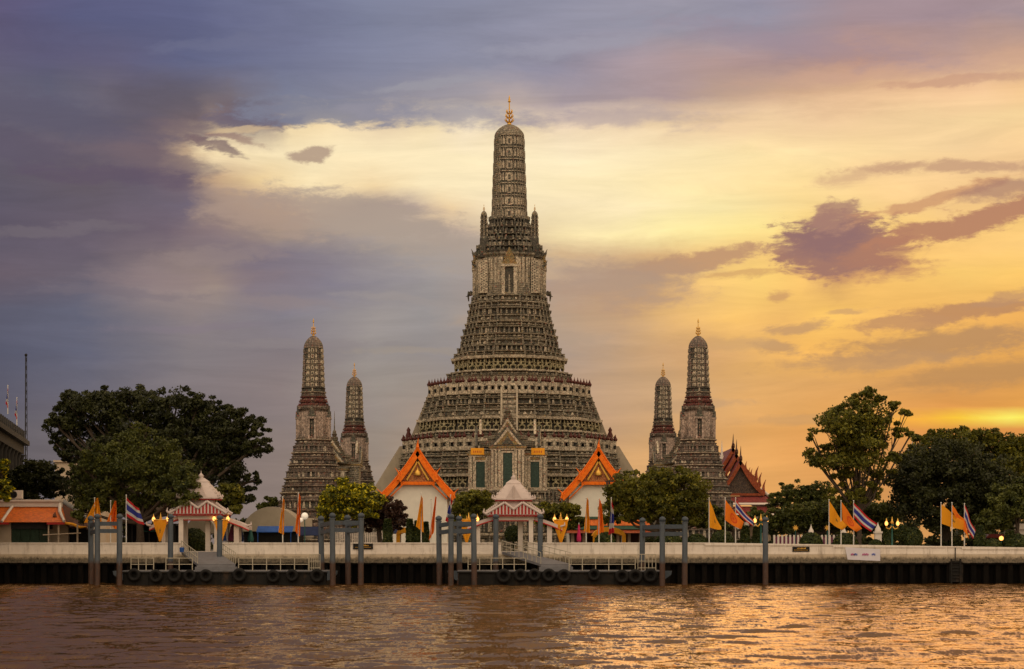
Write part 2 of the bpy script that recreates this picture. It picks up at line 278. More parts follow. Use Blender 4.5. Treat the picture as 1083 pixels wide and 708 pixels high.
def mat_leaf(name, dark, lightc, yel, trans=.25, yamt=.1):
    m, b, o = newmat(name); g = N('ShaderNodeNewGeometry'); rpi = g.outputs['Random Per Island']
    n = tnoise(coord(), .45, 3, .6)
    cc = MIX(MR(n, .35, .68), dark, lightc); cc = MIX(MR(rpi, 1-yamt, 1-yamt+.02), cc, yel)
    cc = MIX(1.0, cc, MR(M_('FRACT', M_('MULTIPLY', rpi, 17.3)), 0, 1, .55, 1.35), 'MULTIPLY')
    L(cc, b.inputs['Base Color']); b.inputs['Roughness'].default_value = .55; b.inputs['Specular IOR Level'].default_value = .3
    t = N('ShaderNodeBsdfTranslucent'); L(MIX(1.0, cc, (1.3, 1.3, .7), 'MULTIPLY'), t.inputs[0])
    mx = N('ShaderNodeMixShader'); mx.inputs[0].default_value = trans; L(b.outputs[0], mx.inputs[1]); L(t.outputs[0], mx.inputs[2]); L(mx.outputs[0], o.inputs[0]); return m
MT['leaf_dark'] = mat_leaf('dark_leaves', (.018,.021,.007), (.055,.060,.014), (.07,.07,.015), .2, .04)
MT['leaf_mid'] = mat_leaf('mid_leaves', (.034,.045,.010), (.12,.125,.022), (.13,.13,.02), .25, .08)
MT['leaf_olive'] = mat_leaf('olive_leaves', (.05,.055,.009), (.19,.18,.018), (.24,.20,.02), .3, .12)
MT['leaf_bright'] = mat_leaf('yellow_green_leaves', (.05,.065,.010), (.20,.20,.014), (.62,.52,.02), .3, .3)
MT['leaf_red'] = mat_leaf('purple_leaves', (.028,.013,.010), (.06,.025,.015), (.10,.05,.02), .2, .1)
MT['leaf_topiary'] = mat_leaf('clipped_leaves', (.025,.038,.008), (.06,.075,.012), (.12,.12,.02), .2, .1)
def mat_flag(name, kind):
    m, b, o = newmat(name); tcx = N('ShaderNodeTexCoord'); s = N('ShaderNodeSeparateXYZ'); L(tcx.outputs['UV'], s.inputs[0]); u, v = s.outputs[0], s.outputs[1]
    if kind == 'thai':
        rd, wh, bl = (.55,.02,.025), (.6,.58,.55), (.03,.04,.30)
        cc = ramp(v, [(0, rd), (1/6, wh), (2/6, bl), (4/6, wh), (5/6, rd)], True)
    else:
        base = (.88,.36,.008) if kind == 'royal' else (.90,.22,.006)
        mark = (.30,.16,.02) if kind == 'royal' else (.72,.09,.01)
        du = M_('MULTIPLY', M_('SUBTRACT', u, .5), 1.5); dv = M_('SUBTRACT', v, .5)
        r = M_('SQRT', M_('ADD', M_('MULTIPLY', du, du), M_('MULTIPLY', dv, dv)))
        if kind == 'wheel':
            ang = M_('ARCTAN2', dv, du); sp = M_('GREATER_THAN', M_('SINE', M_('MULTIPLY', ang, 12)), .1)
            rim = M_('MULTIPLY', M_('GREATER_THAN', r, .22), M_('LESS_THAN', r, .30))
            spk = M_('MULTIPLY', sp, M_('LESS_THAN', r, .24)); hub = M_('LESS_THAN', r, .07)
            f = M_('MAXIMUM', M_('MAXIMUM', rim, spk), hub)
        else:
            an = M_('ARCTAN2', dv, du); f = M_('LESS_THAN', r, M_('MULTIPLY_ADD', M_('SINE', M_('MULTIPLY', an, 5)), .035, .10)); 
        cc = MIX(f, base, mark)
    L(cc, b.inputs['Base Color']); b.inputs['Roughness'].default_value = .8
    t = N('ShaderNodeBsdfTranslucent'); L(cc, t.inputs[0]); mx = N('ShaderNodeMixShader'); mx.inputs[0].default_value = .4
    L(b.outputs[0], mx.inputs[1]); L(t.outputs[0], mx.inputs[2]); L(mx.outputs[0], o.inputs[0]); return m
MT['thai'] = mat_flag('tricolour_cloth', 'thai'); MT['royal'] = mat_flag('yellow_flag_cloth', 'royal'); MT['wheel'] = mat_flag('orange_flag_cloth', 'wheel')
def mat_glow():
    m, b, o = newmat('lit_lamp_glass'); e = N('ShaderNodeEmission'); e.inputs[0].default_value = (1, .42, .10, 1); e.inputs[1].default_value = 2.6; L(e.outputs[0], o.inputs[0]); return m
MT['glow'] = mat_glow()
MT['globe'] = plain('milk_glass', (.85,.8,.72), .3, .05, em=((1,.85,.65), .25))
# ---------------------------------------------------------------- mesh builder
class MB:
    def __init__(s): s.v = []; s.f = []; s.m = []; s.cur = 0; s.uv = None; s.smooth = []
    def add(s, vs, fs, mat=None, smooth=False):
        n = len(s.v); s.v += [tuple(q) for q in vs]; mt = s.cur if mat is None else mat
        for f in fs: s.f.append(tuple(i+n for i in f)); s.m.append(mt); s.smooth.append(smooth)
    def box(s, x0, x1, y0, y1, z0, z1, mat=None, rz=None, c=None):
        vs = [(x, y, z) for z in (z0, z1) for x, y in ((x0,y0),(x1,y0),(x1,y1),(x0,y1))]
        if rz is not None:
            cx, cy = c or ((x0+x1)/2, (y0+y1)/2); ca, sa = math.cos(rz), math.sin(rz)
            vs = [(cx+(x-cx)*ca-(y-cy)*sa, cy+(x-cx)*sa+(y-cy)*ca, z) for x, y, z in vs]
        s.add(vs, [(3,2,1,0),(4,5,6,7),(0,1,5,4),(1,2,6,5),(2,3,7,6),(3,0,4,7)], mat)
    def obox(s, p, t, n, hw, d0, d1, z0, z1, mat=None, taper=1, zc=None):
        """box on a wall: p on the wall, t along, n outward, half width, from d0 to d1 outward"""
        vs = []
        for z, k in ((z0, 1), (z1, taper)):
            for a, d in ((-hw*k, d0), (-hw*k, d1), (hw*k, d1), (hw*k, d0)):
                vs.append((p[0]+t[0]*a+n[0]*d, p[1]+t[1]*a+n[1]*d, z))
        s.add(vs, [(0,1,2,3),(7,6,5,4),(0,4,5,1),(1,5,6,2),(2,6,7,3),(3,7,4,0)], mat)
    def tube(s, p0, p1, r0, r1=None, n=8, mat=None, cap=True):
        r1 = r0 if r1 is None else r1; p0 = Vector(p0); p1 = Vector(p1); d = (p1-p0)
        if d.length < 1e-6: return
        q = d.to_track_quat('Z', 'Y'); vs = []
        for p, r in ((p0, r0), (p1, r1)):
            for i in range(n):
                a = 2*math.pi*i/n; vs.append(p+q@Vector((math.cos(a)*r, math.sin(a)*r, 0)))
        fs = [(i, (i+1) % n, n+(i+1) % n, n+i) for i in range(n)]
        s.add(vs, fs, mat, True)
        if cap: s.add(vs, [tuple(range(n))[::-1], tuple(range(n, 2*n))], mat)
    def path(s, pts, rs, n=6, mat=None):
        for i in range(len(pts)-1): s.tube(pts[i], pts[i+1], rs[i], rs[i+1], n, mat)
    def lathe(s, c, prof, n=12, mat=None, lobes=0, amp=0, smooth=True):
        vs = []; k = len(prof)
        for r, z in prof:
            for i in range(n):
                a = 2*math.pi*i/n; rr = r*(1+amp*math.cos(lobes*a)) if lobes else r
                vs.append((c[0]+rr*math.cos(a), c[1]+rr*math.sin(a), c[2]+z))
        fs = [(j*n+i, j*n+(i+1) % n, (j+1)*n+(i+1) % n, (j+1)*n+i) for j in range(k-1) for i in range(n)]
        s.add(vs, fs, mat, smooth); s.add(vs[-n:], [tuple(range(n))], mat); s.add(vs[:n], [tuple(range(n))[::-1]], mat)
    def loft(s, c, plan, levels, mat=None, capped=True):
        n = len(plan); vs = []
        for z, w_ in levels:
            for a, b in plan: vs.append((c[0]+a*w_, c[1]+b*w_, z))
        fs = [(j*n+i, j*n+(i+1) % n, (j+1)*n+(i+1) % n, (j+1)*n+i) for j in range(len(levels)-1) for i in range(n)]
        s.add(vs, fs, mat)
        if capped: s.add(vs[-n:], [tuple(range(n))], mat); s.add(vs[:n], [tuple(range(n))[::-1]], mat)
    def prism(s, poly, y0, y1, mat=None, axis='y'):
        """poly of (x,z) extruded along y (or of (y,z) along x)"""
        n = len(poly)
        f = (lambda a, b, t: (a, t, b)) if axis == 'y' else (lambda a, b, t: (t, a, b))
        vs = [f(a, b, y0) for a, b in poly]+[f(a, b, y1) for a, b in poly]
        s.add(vs, [tuple(range(n)), tuple(range(n, 2*n))[::-1]]+[(i, n+i, n+(i+1) % n, (i+1) % n) for i in range(n)], mat)
    def torus(s, c, Rr, r, axis='y', n=20, k=8, mat=None):
        vs = []
        for i in range(n):
            a = 2*math.pi*i/n
            for j in range(k):
                b = 2*math.pi*j/k; q = Rr+r*math.cos(b); h = r*math.sin(b)*1.25
                vs.append((c[0]+q*math.cos(a), c[1]+h, c[2]+q*math.sin(a)))
        s.add(vs, [(i*k+j, i*k+(j+1) % k, ((i+1) % n)*k+(j+1) % k, ((i+1) % n)*k+j) for i in range(n) for j in range(k)], mat, True)
    def ball(s, c, r, n=10, mat=None, sz=1):
        prof = [(max(.001, r*math.sin(math.pi*j/n)), -r*sz*math.cos(math.pi*j/n)) for j in range(n+1)]
        s.lathe(c, prof, 2*n, mat)
    def xform(s, M, start=0):
        for i in range(start, len(s.v)): s.v[i] = tuple(M@Vector(s.v[i]))
    def build(s, name, mats, parent=None, loc=None):
        """vertices are world positions when the parent / loc is given a place"""
        me = bpy.data.meshes.new(name); base = Vector((0,0,0))
        if parent is not None:
            p = parent
            while p.parent is not None: p = p.parent
            base = Vector(p.location)
        elif loc is not None: base = Vector(loc)
        me.from_pydata([tuple(Vector(q)-base) for q in s.v], [], s.f)
        if not isinstance(mats, (list, tuple)): mats = [mats]
        for m in mats: me.materials.append(MT[m] if isinstance(m, str) else m)
        me.polygons.foreach_set('material_index', s.m); me.polygons.foreach_set('use_smooth', s.smooth)
        if s.uv:
            ul = me.uv_layers.new(name='UVMap')
            for li, l in enumerate(me.loops): ul.data[li].uv = s.uv[l.vertex_index]
        o = bpy.data.objects.new(name, me); C.objects.link(o)
        if parent is not None: o.parent = parent
        elif loc is not None: o.location = base
        return o
def tag(o, label=None, cat=None, group=None, kind=None):
    for k, v in (('label', label), ('category', cat), ('group', group), ('kind', kind)):
        if v: o[k] = v
    return o
def thing(name, label, cat, loc, group=None):
    o = bpy.data.objects.new(name, None); C.objects.link(o); o.location = loc; o.empty_display_size = .5
    return tag(o, label, cat, group)
def place(o, parent, loc, rz=0, sc=1):        # linked copy of a part standing somewhere else on the same thing
    c = o.copy(); C.objects.link(c); c.parent = parent; c.location = loc; c.rotation_euler = (0, 0, rz); c.scale = (sc, sc, sc); return c
def children(o): return [q for q in bpy.data.objects if q.parent == o]
def dup(root, loc, label, rz=0, sc=1, kids=None):
    kids = kids or {}
    r = root.copy(); C.objects.link(r); r.location = loc; r.rotation_euler = (0, 0, rz); r.scale = (sc, sc, sc); r['label'] = label
    for ch in children(root):
        c = ch.copy(); C.objects.link(c); c.parent = r
        for g in children(ch): d = g.copy(); C.objects.link(d); d.parent = c
    return r
# ================================================================ SETTING
G = 4.0                                         # level of the promenade and temple grounds
WY = 250.0                                      # river wall face
def mat_ground():
    m, b, o = newmat('temple_paving'); v = coord(); n = tnoise(v, .3, 6, .65)
    L(ramp(n, [(.3, (.10,.09,.075)), (.7, (.19,.17,.14))]), b.inputs['Base Color']); b.inputs['Roughness'].default_value = .8; return m
def mat_water():
    m, b, o = newmat('river_water'); v = coord()
    # field of small wave slopes: three scales of chop, patches of stronger wind
    def slopes(scale, sv, det):
        mp = N('ShaderNodeMapping'); L(v, mp.inputs[0]); mp.inputs['Scale'].default_value = sv
        n = N('ShaderNodeTexNoise'); L(mp.outputs[0], n.inputs['Vector']); n.inputs['Scale'].default_value = scale; n.inputs['Detail'].default_value = det; n.inputs['Roughness'].default_value = .68
        q = N('ShaderNodeVectorMath', operation='SUBTRACT'); L(n.outputs['Color'], q.inputs[0]); q.inputs[1].default_value = (.5, .5, .5); return q.outputs[0]
    def vs_(a, k):
        q = N('ShaderNodeVectorMath', operation='MULTIPLY'); L(a, q.inputs[0])
        if isinstance(k, tuple): q.inputs[1].default_value = k
        else: L(k, q.inputs[1])
        return q.outputs[0]
    def va(a, c):
        q = N('ShaderNodeVectorMath', operation='ADD'); L(a, q.inputs[0]); L(c, q.inputs[1]); return q.outputs[0]
    tot = va(va(vs_(slopes(4.5, (1, .16, 1), 6), (.30, .44, 0)), vs_(slopes(1.0, (1, .30, 1), 4), (.10, .20, 0))), vs_(slopes(9, (1, .3, 1), 3), (.26, .30, 0)))
    d = tnoise(v, .07, 4, .55, (.5, 1.6, 1)); pk_ = MR(d, .35, .65, .45, 1.25); cb = N('ShaderNodeCombineXYZ')
    for i_ in range(3): L(pk_, cb.inputs[i_])
    g_ = N('ShaderNodeNewGeometry'); nn = N('ShaderNodeVectorMath', operation='NORMALIZE'); L(va(g_.outputs['Normal'], vs_(tot, cb.outputs[0])), nn.inputs[0]); 
    # silty water: reflections tinted gold by their colour over brown silt, fresnel weighted
    gl = N('ShaderNodeBsdfGlossy'); gl.inputs['Color'].default_value = (.93,.69,.46,1); gl.inputs['Roughness'].default_value = .10; L(nn.outputs[0], gl.inputs['Normal'])
    df = N('ShaderNodeBsdfDiffuse'); df.inputs['Color'].default_value = (.075,.036,.011,1); L(nn.outputs[0], df.inputs['Normal'])
    fr = N('ShaderNodeFresnel'); fr.inputs[0].default_value = 1.33; L(nn.outputs[0], fr.inputs['Normal'])
    mx = N('ShaderNodeMixShader'); L(fr.outputs[0], mx.inputs[0]); L(df.outputs[0], mx.inputs[1]); L(gl.outputs[0], mx.inputs[2]); L(mx.outputs[0], o.inputs[0]); nt.nodes.remove(b); return m
wat = mat_water()
land = MB()
land.add([(-6000,WY+.6,G),(6000,WY+.6,G),(6000,9000,G),(-6000,9000,G)], [(0,1,2,3)])
tag(land.build('ground', mat_ground()), kind='structure')
# river: near field is a rippled mesh, the rest flat
xs = np.arange(-80, 80.01, .36); ys = np.arange(58, 251, .36)
gx, gy = np.meshgrid(xs, ys); gz = np.zeros_like(gx)
for i in range(60):
    lam = float(np.exp(rng.uniform(math.log(.9), math.log(7)))); ang = rng.normal(1.5, .55); k = 2*math.pi/lam
    ph = rng.uniform(0, 6.28); amp = .0038*lam**.75
    t = k*(gx*math.cos(ang)+gy*math.sin(ang))+ph
    gz += amp*(np.sin(t)+.35*np.sin(2*t+1.2))
# a long wake from a passing boat crossing the near water
for (y0, sl_, a_) in ((82, .05, .10), (98, .04, .07), (121, -.03, .06)):
    dd = gy-(y0+sl_*gx+1.5*np.sin(gx*.11)); gz += a_*np.exp(-(dd/1.1)**2)*(np.sin(gx*.21+y0)*.5+.5)-a_*.6*np.exp(-((dd-2.2)/1.3)**2)
nx, ny = len(xs), len(ys)
edge = np.minimum(1, np.minimum((80-np.abs(gx))/6, np.minimum((gy-58)/6, 1))).clip(0, 1)
gz *= edge
vv = np.stack([gx, gy, gz], -1).reshape(-1, 3).astype(np.float32)
idx = np.arange(nx*ny).reshape(ny, nx)
ff = np.stack([idx[:-1,:-1], idx[:-1,1:], idx[1:,1:], idx[1:,:-1]], -1).reshape(-1, 4)
def fastmesh(name, v, f, mats, smooth=False):
    me = bpy.data.meshes.new(name); me.vertices.add(len(v)); me.vertices.foreach_set('co', v.ravel())
    me.loops.add(f.size); me.loops.foreach_set('vertex_index', f.ravel().astype(np.int32)); me.polygons.add(len(f))
    me.polygons.foreach_set('loop_start', np.arange(0, f.size, f.shape[1], dtype=np.int32))
    me.polygons.foreach_set('use_smooth', np.full(len(f), smooth))
    me.update(); me.validate()
    for m in mats: me.materials.append(m)
    return me
# outer flat sheet pieces joined to the rippled one
n0 = len(vv)
ex = np.array([(-3000,-600,0),(3000,-600,0),(3000,58,0),(-3000,58,0),(-3000,251,0),(-80,251,0),(-80,58,0),(80,58,0),(80,251,0),(3000,251,0)], np.float32)
fe = np.array([(0,1,2,3),(3,6,5,4),(7,2,9,8)])+n0
me = fastmesh('river', np.concatenate([vv, ex]), np.concatenate([ff, fe]), [wat], True)
tag(bpy.data.objects.new('river', me), kind='structure'); C.objects.link(bpy.data.objects['river'])
# ---------------------------------------------------------------- river wall with two gate openings
TOP = Z(574, WY)
wall = thing('river_wall', 'long whitewashed concrete river wall on dark sheet piling, stained along its foot', 'river wall', (0, WY, 0))
gates = [(X(191, WY), X(229, WY)), (X(530, WY), X(558, WY))]
b = MB()
segs = []; cur = -150.0
for g0, g1 in gates: segs.append((cur, g0)); cur = g1
segs.append((cur, X(745, WY)))
def wallseg(x0, x1, d0, d1, t0, t1):
    # x from x0 to x1, wall face distance d0..d1 and top t0..t1
    def q(x): 
        u = (x-x0)/(x1-x0); return d0+(d1-d0)*u, t0+(t1-t0)*u
    n = max(1, int((x1-x0)/1.9)); 
    def bar(xa, xb, fo, bo, z0, zf, mat=0):
        ya, ta = q(xa); yb, tb = q(xb)
        vs = [(xa,ya-fo,z0),(xb,yb-fo,z0),(xb,yb+bo,z0),(xa,ya+bo,z0),(xa,ya-fo,zf(ta)),(xb,yb-fo,zf(tb)),(xb,yb+bo,zf(tb)),(xa,ya+bo,zf(ta))]
        b.add(vs, [(3,2,1,0),(4,5,6,7),(0,1,5,4),(1,2,6,5),(2,3,7,6),(3,0,4,7)], mat)
    bar(x0, x1, 0, .35, 2.95, lambda t: t-.12)
    bar(x0, x1, .10, .40, TOP-.14 if t0 == t1 else min(t0, t1)-.14, lambda t: t)
    # slightly battered foot
    bar(x0, x1, .14, 0, 2.62, lambda t: 3.62)
    bar(x0, x1, .22, 0, 2.55, lambda t: 3.02)
    for i in range(n):            # raised frames of the panels
        xa = x0+(x1-x0)*i/n; bar(xa, xa+.16, .05, 0, 3.66, lambda t: t-.15)
    bar(x0, x1, .045, 0, 3.66, lambda t: 3.86)
for s0, s1 in segs: wallseg(s0, s1, WY, WY, TOP, TOP)
nseg = 8; xa = X(745, WY); xb = 150.0
T1 = TOP-.15
for i in range(nseg):   # right-hand stretch: bends away and steps down a little
    u0, u1 = i/nseg, (i+1)/nseg
    x0_, x1_ = xa+(xb-xa)*u0, xa+(xb-xa)*u1
    f = lambda u: TOP-1.9*min(1, u*1.0)
    wallseg(x0_, x1_, WY, WY, f(u0), f(u1))
for g0, g1 in gates: b.box(g0, g1, WY-.2, WY+.6, 2.6, G)
b.build('parapet', 'parapet', wall)
b = MB(); per = 1.5; x_ = -150.0; pts = []
while x_ < 150: pts += [(x_, WY+.15), (x_+.65, WY+.15), (x_+.8, WY-.55), (x_+1.4, WY-.55)]; x_ += per
n = len(pts); b.add([(p[0], p[1], -2) for p in pts]+[(p[0], p[1], 2.62) for p in pts], [(i, i+1, n+i+1, n+i) for i in range(n-1)])
b.box(-150, 150, WY-.7, WY+.5, 2.40, 2.58)
b.build('sheet_piling', 'pile', wall)
# small black plaques with gilt writing, a vinyl notice
def plaque(px, py, hw, hh, label):
    o = thing('plaque', label, 'plaque', (X(px, WY), WY-.02, Z(py, WY)), 'black name plaques on the river wall'); c = o.location; k = WY/F
    m = MB(); m.box(c.x-hw*k, c.x+hw*k, WY-.12, WY-.055, c.z-hh*k, c.z+hh*k); m.build('board', 'black_and_shade', o)
    m = MB(); random.seed(px)
    x0 = c.x-hw*k*.45
    while x0 < c.x+hw*k*.5:
        m.box(x0, x0+.10, WY-.135, WY-.123, c.z+.03, c.z+.03+random.uniform(.09, .17)); x0 += .16
    x0 = c.x-hw*k*.8
    while x0 < c.x+hw*k*.8:
        m.box(x0, x0+.06, WY-.135, WY-.123, c.z-.15, c.z-.15+random.uniform(.05, .08)); x0 += .10
    m.build('lettering', 'gold', o)
plaque(384, 578, 10.5, 3, 'black plaque with gilt lettering on the wall beside the second mooring frame')
plaque(847, 581, 9, 2.6, 'black plaque with gilt lettering on the wall right of the lone mooring post')
o = thing('notice_banner', 'white vinyl notice with faded pink and blue writing hung on the river wall', 'banner', (X(912, WY), WY, Z(587, WY)))
m = MB(); a = [(893.5,579),(930.5,581),(930.5,593.5),(896,592)]
k_ = [(X(p, WY), Z(q, WY)) for p, q in a]
vs = []
for i in range(13):
    u = i/12
    for j in range(4):
        v_ = j/3; xx = (1-v_)*((1-u)*k_[0][0]+u*k_[1][0])+v_*((1-u)*k_[3][0]+u*k_[2][0]); zz = (1-v_)*((1-u)*k_[0][1]+u*k_[1][1])+v_*((1-u)*k_[3][1]+u*k_[2][1])
        vs.append((xx, WY-.27-.03*math.sin(u*17+v_*2), zz))
m.add(vs, [(i*4+j, i*4+4+j, i*4+5+j, i*4+1+j) for i in range(12) for j in range(3)], 0, True)
m.build('sheet', 'signw', o)
for mt_, x0, n_ in (('signp', 899.5, 3), ('signb', 902.5, 3), ('signp', 911.5, 5), ('signb', 921.5, 3)):
    m = MB()
    for i in range(n_):
        zz = Z(586.8, WY)+.05*(i % 2); xx = X(x0+i*1.35, WY); m.box(xx, xx+.11, WY-.33, WY-.31, zz-.10, zz+.12); m.box(xx, xx+.14, WY-.335, WY-.312, zz+.07, zz+.11)
    m.build('lettering', mt_, o)
# wall ladder / fender post at far right
o = thing('wall_ladder', 'narrow stained iron ladder and fender bracket on the river wall below the right-hand flags', 'ladder', (X(1009.5, WY), WY-.3, 0))
m = MB(); 
for dx in (-.55, .55): m.tube((X(1009.5, WY)+dx, WY-.75, -.5), (X(1009.5, WY)+dx, WY-.75, 3.1), .12)
for i in range(7): m.tube((X(1009.5, WY)-.55, WY-.75, .3+i*.42), (X(1009.5, WY)+.55, WY-.75, .3+i*.42), .05)
m.build('ladder', 'darksteel', o)
m = MB(); m.box(X(1003, WY), X(1017, WY), WY-.68, WY-.5, .2, 2.75); m.build('backing_plate', 'darksteel', o)
m = MB(); m.tube((X(1009.5, WY), WY-.4, 2.9), (X(1009.5, WY), WY-.4, TOP-.6), .07); m.build('rod', 'black_and_shade', o)
# ================================================================ PRANGS
def redent(steps):
    q = [(a, b) for a, b in steps] ; r = q+[(b, a) for a, b in reversed(q)]
    if abs(q[-1][0]-q[-1][1]) < 1e-6: r = q+[(b, a) for a, b in reversed(q[:-1])]
    quad = r; out = []
    for k in range(4):
        ca, sa = [(1,0),(0,-1),(-1,0),(0,1)][k]
        out += [(a*ca-b*sa, a*sa+b*ca) for a, b in quad]
    return out[::-1]          # counter-clockwise seen from above
PLAN = redent([(.28,1),(.28,.92),(.45,.92),(.45,.84),(.60,.84),(.60,.755),(.755,.755)])
PLANR = redent([(.30,1),(.30,.96),(.48,.96),(.48,.88),(.64,.88),(.64,.78),(.78,.78)])
def perim(plan, w_, spacing, c=(0,0), front=None):
    """points along the walls of a redented ring: (x,y), tangent, normal"""
    out = []; n = len(plan)
    for i in range(n):
        a = Vector((plan[i][0]*w_, plan[i][1]*w_)); b_ = Vector((plan[(i+1) % n][0]*w_, plan[(i+1) % n][1]*w_)); d = b_-a; ln = d.length
        if ln < spacing*.35: continue
        t = d/ln; nm = Vector((t.y, -t.x)); k = max(1, round(ln/spacing))
        for j in range(k):
            p = a+d*((j+.5)/k)
            if front is not None and p.y > front: continue
            out.append(((c[0]+p.x, c[1]+p.y), t, nm))
    return out
rt_ = random.Random(3)
def tier(mb, z0, z1, w0, w1, style='mould', plan=PLAN, k=1.5, mats=(0, 1, 2)):
    """one storey of the stepped body in local coordinates; mats: main, pale, dark"""
    A, B, D_ = mats; h = z1-z0; t = min(.16, h*.1)*1.0
    wm = (w0+w1)/2-.10; nP = len(plan)
    for i in range(nP if k > 1.2 and style in ('mould', 'niche', 'knobs') else 0):            # upright posts on the outer corners of the indented plan
        a0, a1, a2 = Vector(plan[i-1]), Vector(plan[i]), Vector(plan[(i+1) % nP])
        if (a1-a0).cross(a2-a1) > 0:
            x_, y_ = a1.x*wm, a1.y*wm; mb.box(x_-.12, x_+.12, y_-.12, y_+.12, z0+.01, z1-.01, A)
    if style == 'mould':
        lv = [(z0, w0), (z0+h*.10, w0+.02), (z0+h*.12, w0-.14*k), (z0+h*.30, w0-.20*k), (z0+h*.32, w0-.04*k), (z0+h*.44, w0-.04*k), (z0+h*.46, w0-.30*k), (z0+h*.66, w1-.32*k), (z0+h*.68, w1-.12*k), (z0+h*.80, w1+.02), (z0+h*.82, w1+.12*k), (z0+h*.97, w1+.14*k), (z1, w1-.05)]
        mb.loft((0,0), plan, lv, A)
        for p, tt, nm in perim(plan, w1-.3*k, .85):
            if rt_.random() < .9: mb.obox(p, tt, nm, .22*rt_.uniform(.6,1.2), -.1, .2*k*rt_.uniform(.6,1.1), z0+h*.46, z0+h*rt_.uniform(.6,.7), rt_.choice((B, B, A, D_)))
        mb.loft((0,0), plan, [(z1-h*.12, w1+.15*k), (z1-h*.03, w1+.17*k)], B)
    elif style == 'niche':
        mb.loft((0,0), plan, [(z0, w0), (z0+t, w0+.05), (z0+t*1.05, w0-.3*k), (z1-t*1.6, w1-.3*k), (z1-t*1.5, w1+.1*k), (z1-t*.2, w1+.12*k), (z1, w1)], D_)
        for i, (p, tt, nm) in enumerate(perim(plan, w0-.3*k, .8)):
            if rt_.random() < .92: mb.obox(p, tt, nm, .2*rt_.uniform(.7,1.15), -.1, .24*k, z0+t, z1-t*1.6, rt_.choice((B, A, A)), rt_.uniform(.3,.9))
        mb.loft((0,0), plan, [(z1-t*1.2, w1+.14*k), (z1-t*.3, w1+.16*k)], A)
    elif style == 'figure':
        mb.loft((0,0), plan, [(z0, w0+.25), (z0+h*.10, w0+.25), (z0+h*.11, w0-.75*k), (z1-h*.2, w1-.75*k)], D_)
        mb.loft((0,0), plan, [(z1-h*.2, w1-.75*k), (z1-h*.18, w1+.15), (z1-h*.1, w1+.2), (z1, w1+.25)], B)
        mb.loft((0,0), plan, [(z0, w0+.3), (z0+h*.09, w0+.3)], B)
    elif style == 'wall':
        mb.loft((0,0), plan, [(z0, w0), (z0+h*.08, w0), (z0+h*.09, w0-.12), (z1-h*.15, w1-.12), (z1-h*.14, w1), (z1, w1+.05)], B)
        for p, tt, nm in perim(plan, w0-.12, 1.5):
            mb.obox(p, tt, nm, .32, -.1, .08, z0+h*.15, z0+h*.55, D_); mb.obox(p, tt, nm, .32, -.1, .08, z0+h*.55, z0+h*.72, D_, .3)
    elif style == 'knobs':
        mb.loft((0,0), plan, [(z0, w0), (z0+h*.2, w0+.05), (z0+h*.22, w0-.35*k), (z1-h*.25, w1-.35*k), (z1-h*.2, w1+.05), (z1, w1+.08)], A)
        for i, (p, tt, nm) in enumerate(perim(plan, w0-.35*k, 1.0)):
            mb.obox(p, tt, nm, .26*rt_.uniform(.7,1.2), -.1, .42*k*rt_.uniform(.6,1.1), z0+h*.25, z1-h*rt_.uniform(.3,.45), rt_.choice((D_, B, A)), rt_.uniform(.3,.75))
    elif style == 'shaft':
        mb.loft((0,0), plan, [(z0, w0+.25), (z0+.35, w0+.25), (z0+.36, w0), (z0+.9, w0-.02), (z1-.9, w1-.02), (z1-.5, w1+.05), (z1-.45, w1+.25), (z1, w1+.3)], A)
        for i, (p, tt, nm) in enumerate(perim(plan, (w0+w1)/2-.02, .62)):
            mb.obox(p, tt, nm, .17, -.2, .10, z0+.4, z1-.9, B)
def jar_fence(mb, root, z, w_, h, jar, sp=1.06, plan=PLAN, limit=0):
    pts = perim(plan, w_, sp)
    for p, tt, nm in pts:
        mb.obox(p, tt, nm, .2, -.2, .1, z, z+h, 1); mb.obox(p, tt, nm, .23, -.23, .13, z+h-.12, z+h+.02, 1)
    mb.loft((0,0), plan, [(z, w_+.06), (z+h*.28, w_+.06), (z+h*.28, w_-.12), (z, w_-.12)], 1, False)
    mb.loft((0,0), plan, [(z+h*.66, w_+.04), (z+h*.9, w_+.04), (z+h*.9, w_-.12), (z+h*.66, w_-.12), (z+h*.66, w_+.04)], 1, False)
    n = len(plan)
    mb.loft((0,0), plan, [(z+h*.27, w_-.10), (z+h*.67, w_-.10)], 0, False)
    for p, tt, nm in perim(plan, w_-.10, sp):           # dark squares on the solid panel, shade of openings put into colour
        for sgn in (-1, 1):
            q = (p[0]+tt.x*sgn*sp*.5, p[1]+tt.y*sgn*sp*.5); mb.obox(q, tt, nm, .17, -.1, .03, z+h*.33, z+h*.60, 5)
    k = 0
    for p, tt, nm in sorted(pts, key=lambda q: q[0][1]):
        if p[1] > w_*.45: continue
        j = jar if k == 0 and limit == 0 else place(jar, root, (p[0], p[1], z+h))
        if j is jar: j.location = (p[0], p[1], z+h)
        k += 1
        limit += 1
    return limit
def jar_mesh():
    m = MB(); m.lathe((0,0,0), [(.15,0),(.29,.15),(.33,.32),(.25,.48),(.13,.58),(.17,.66),(.08,.76),(.015,1.15)], 8); return m
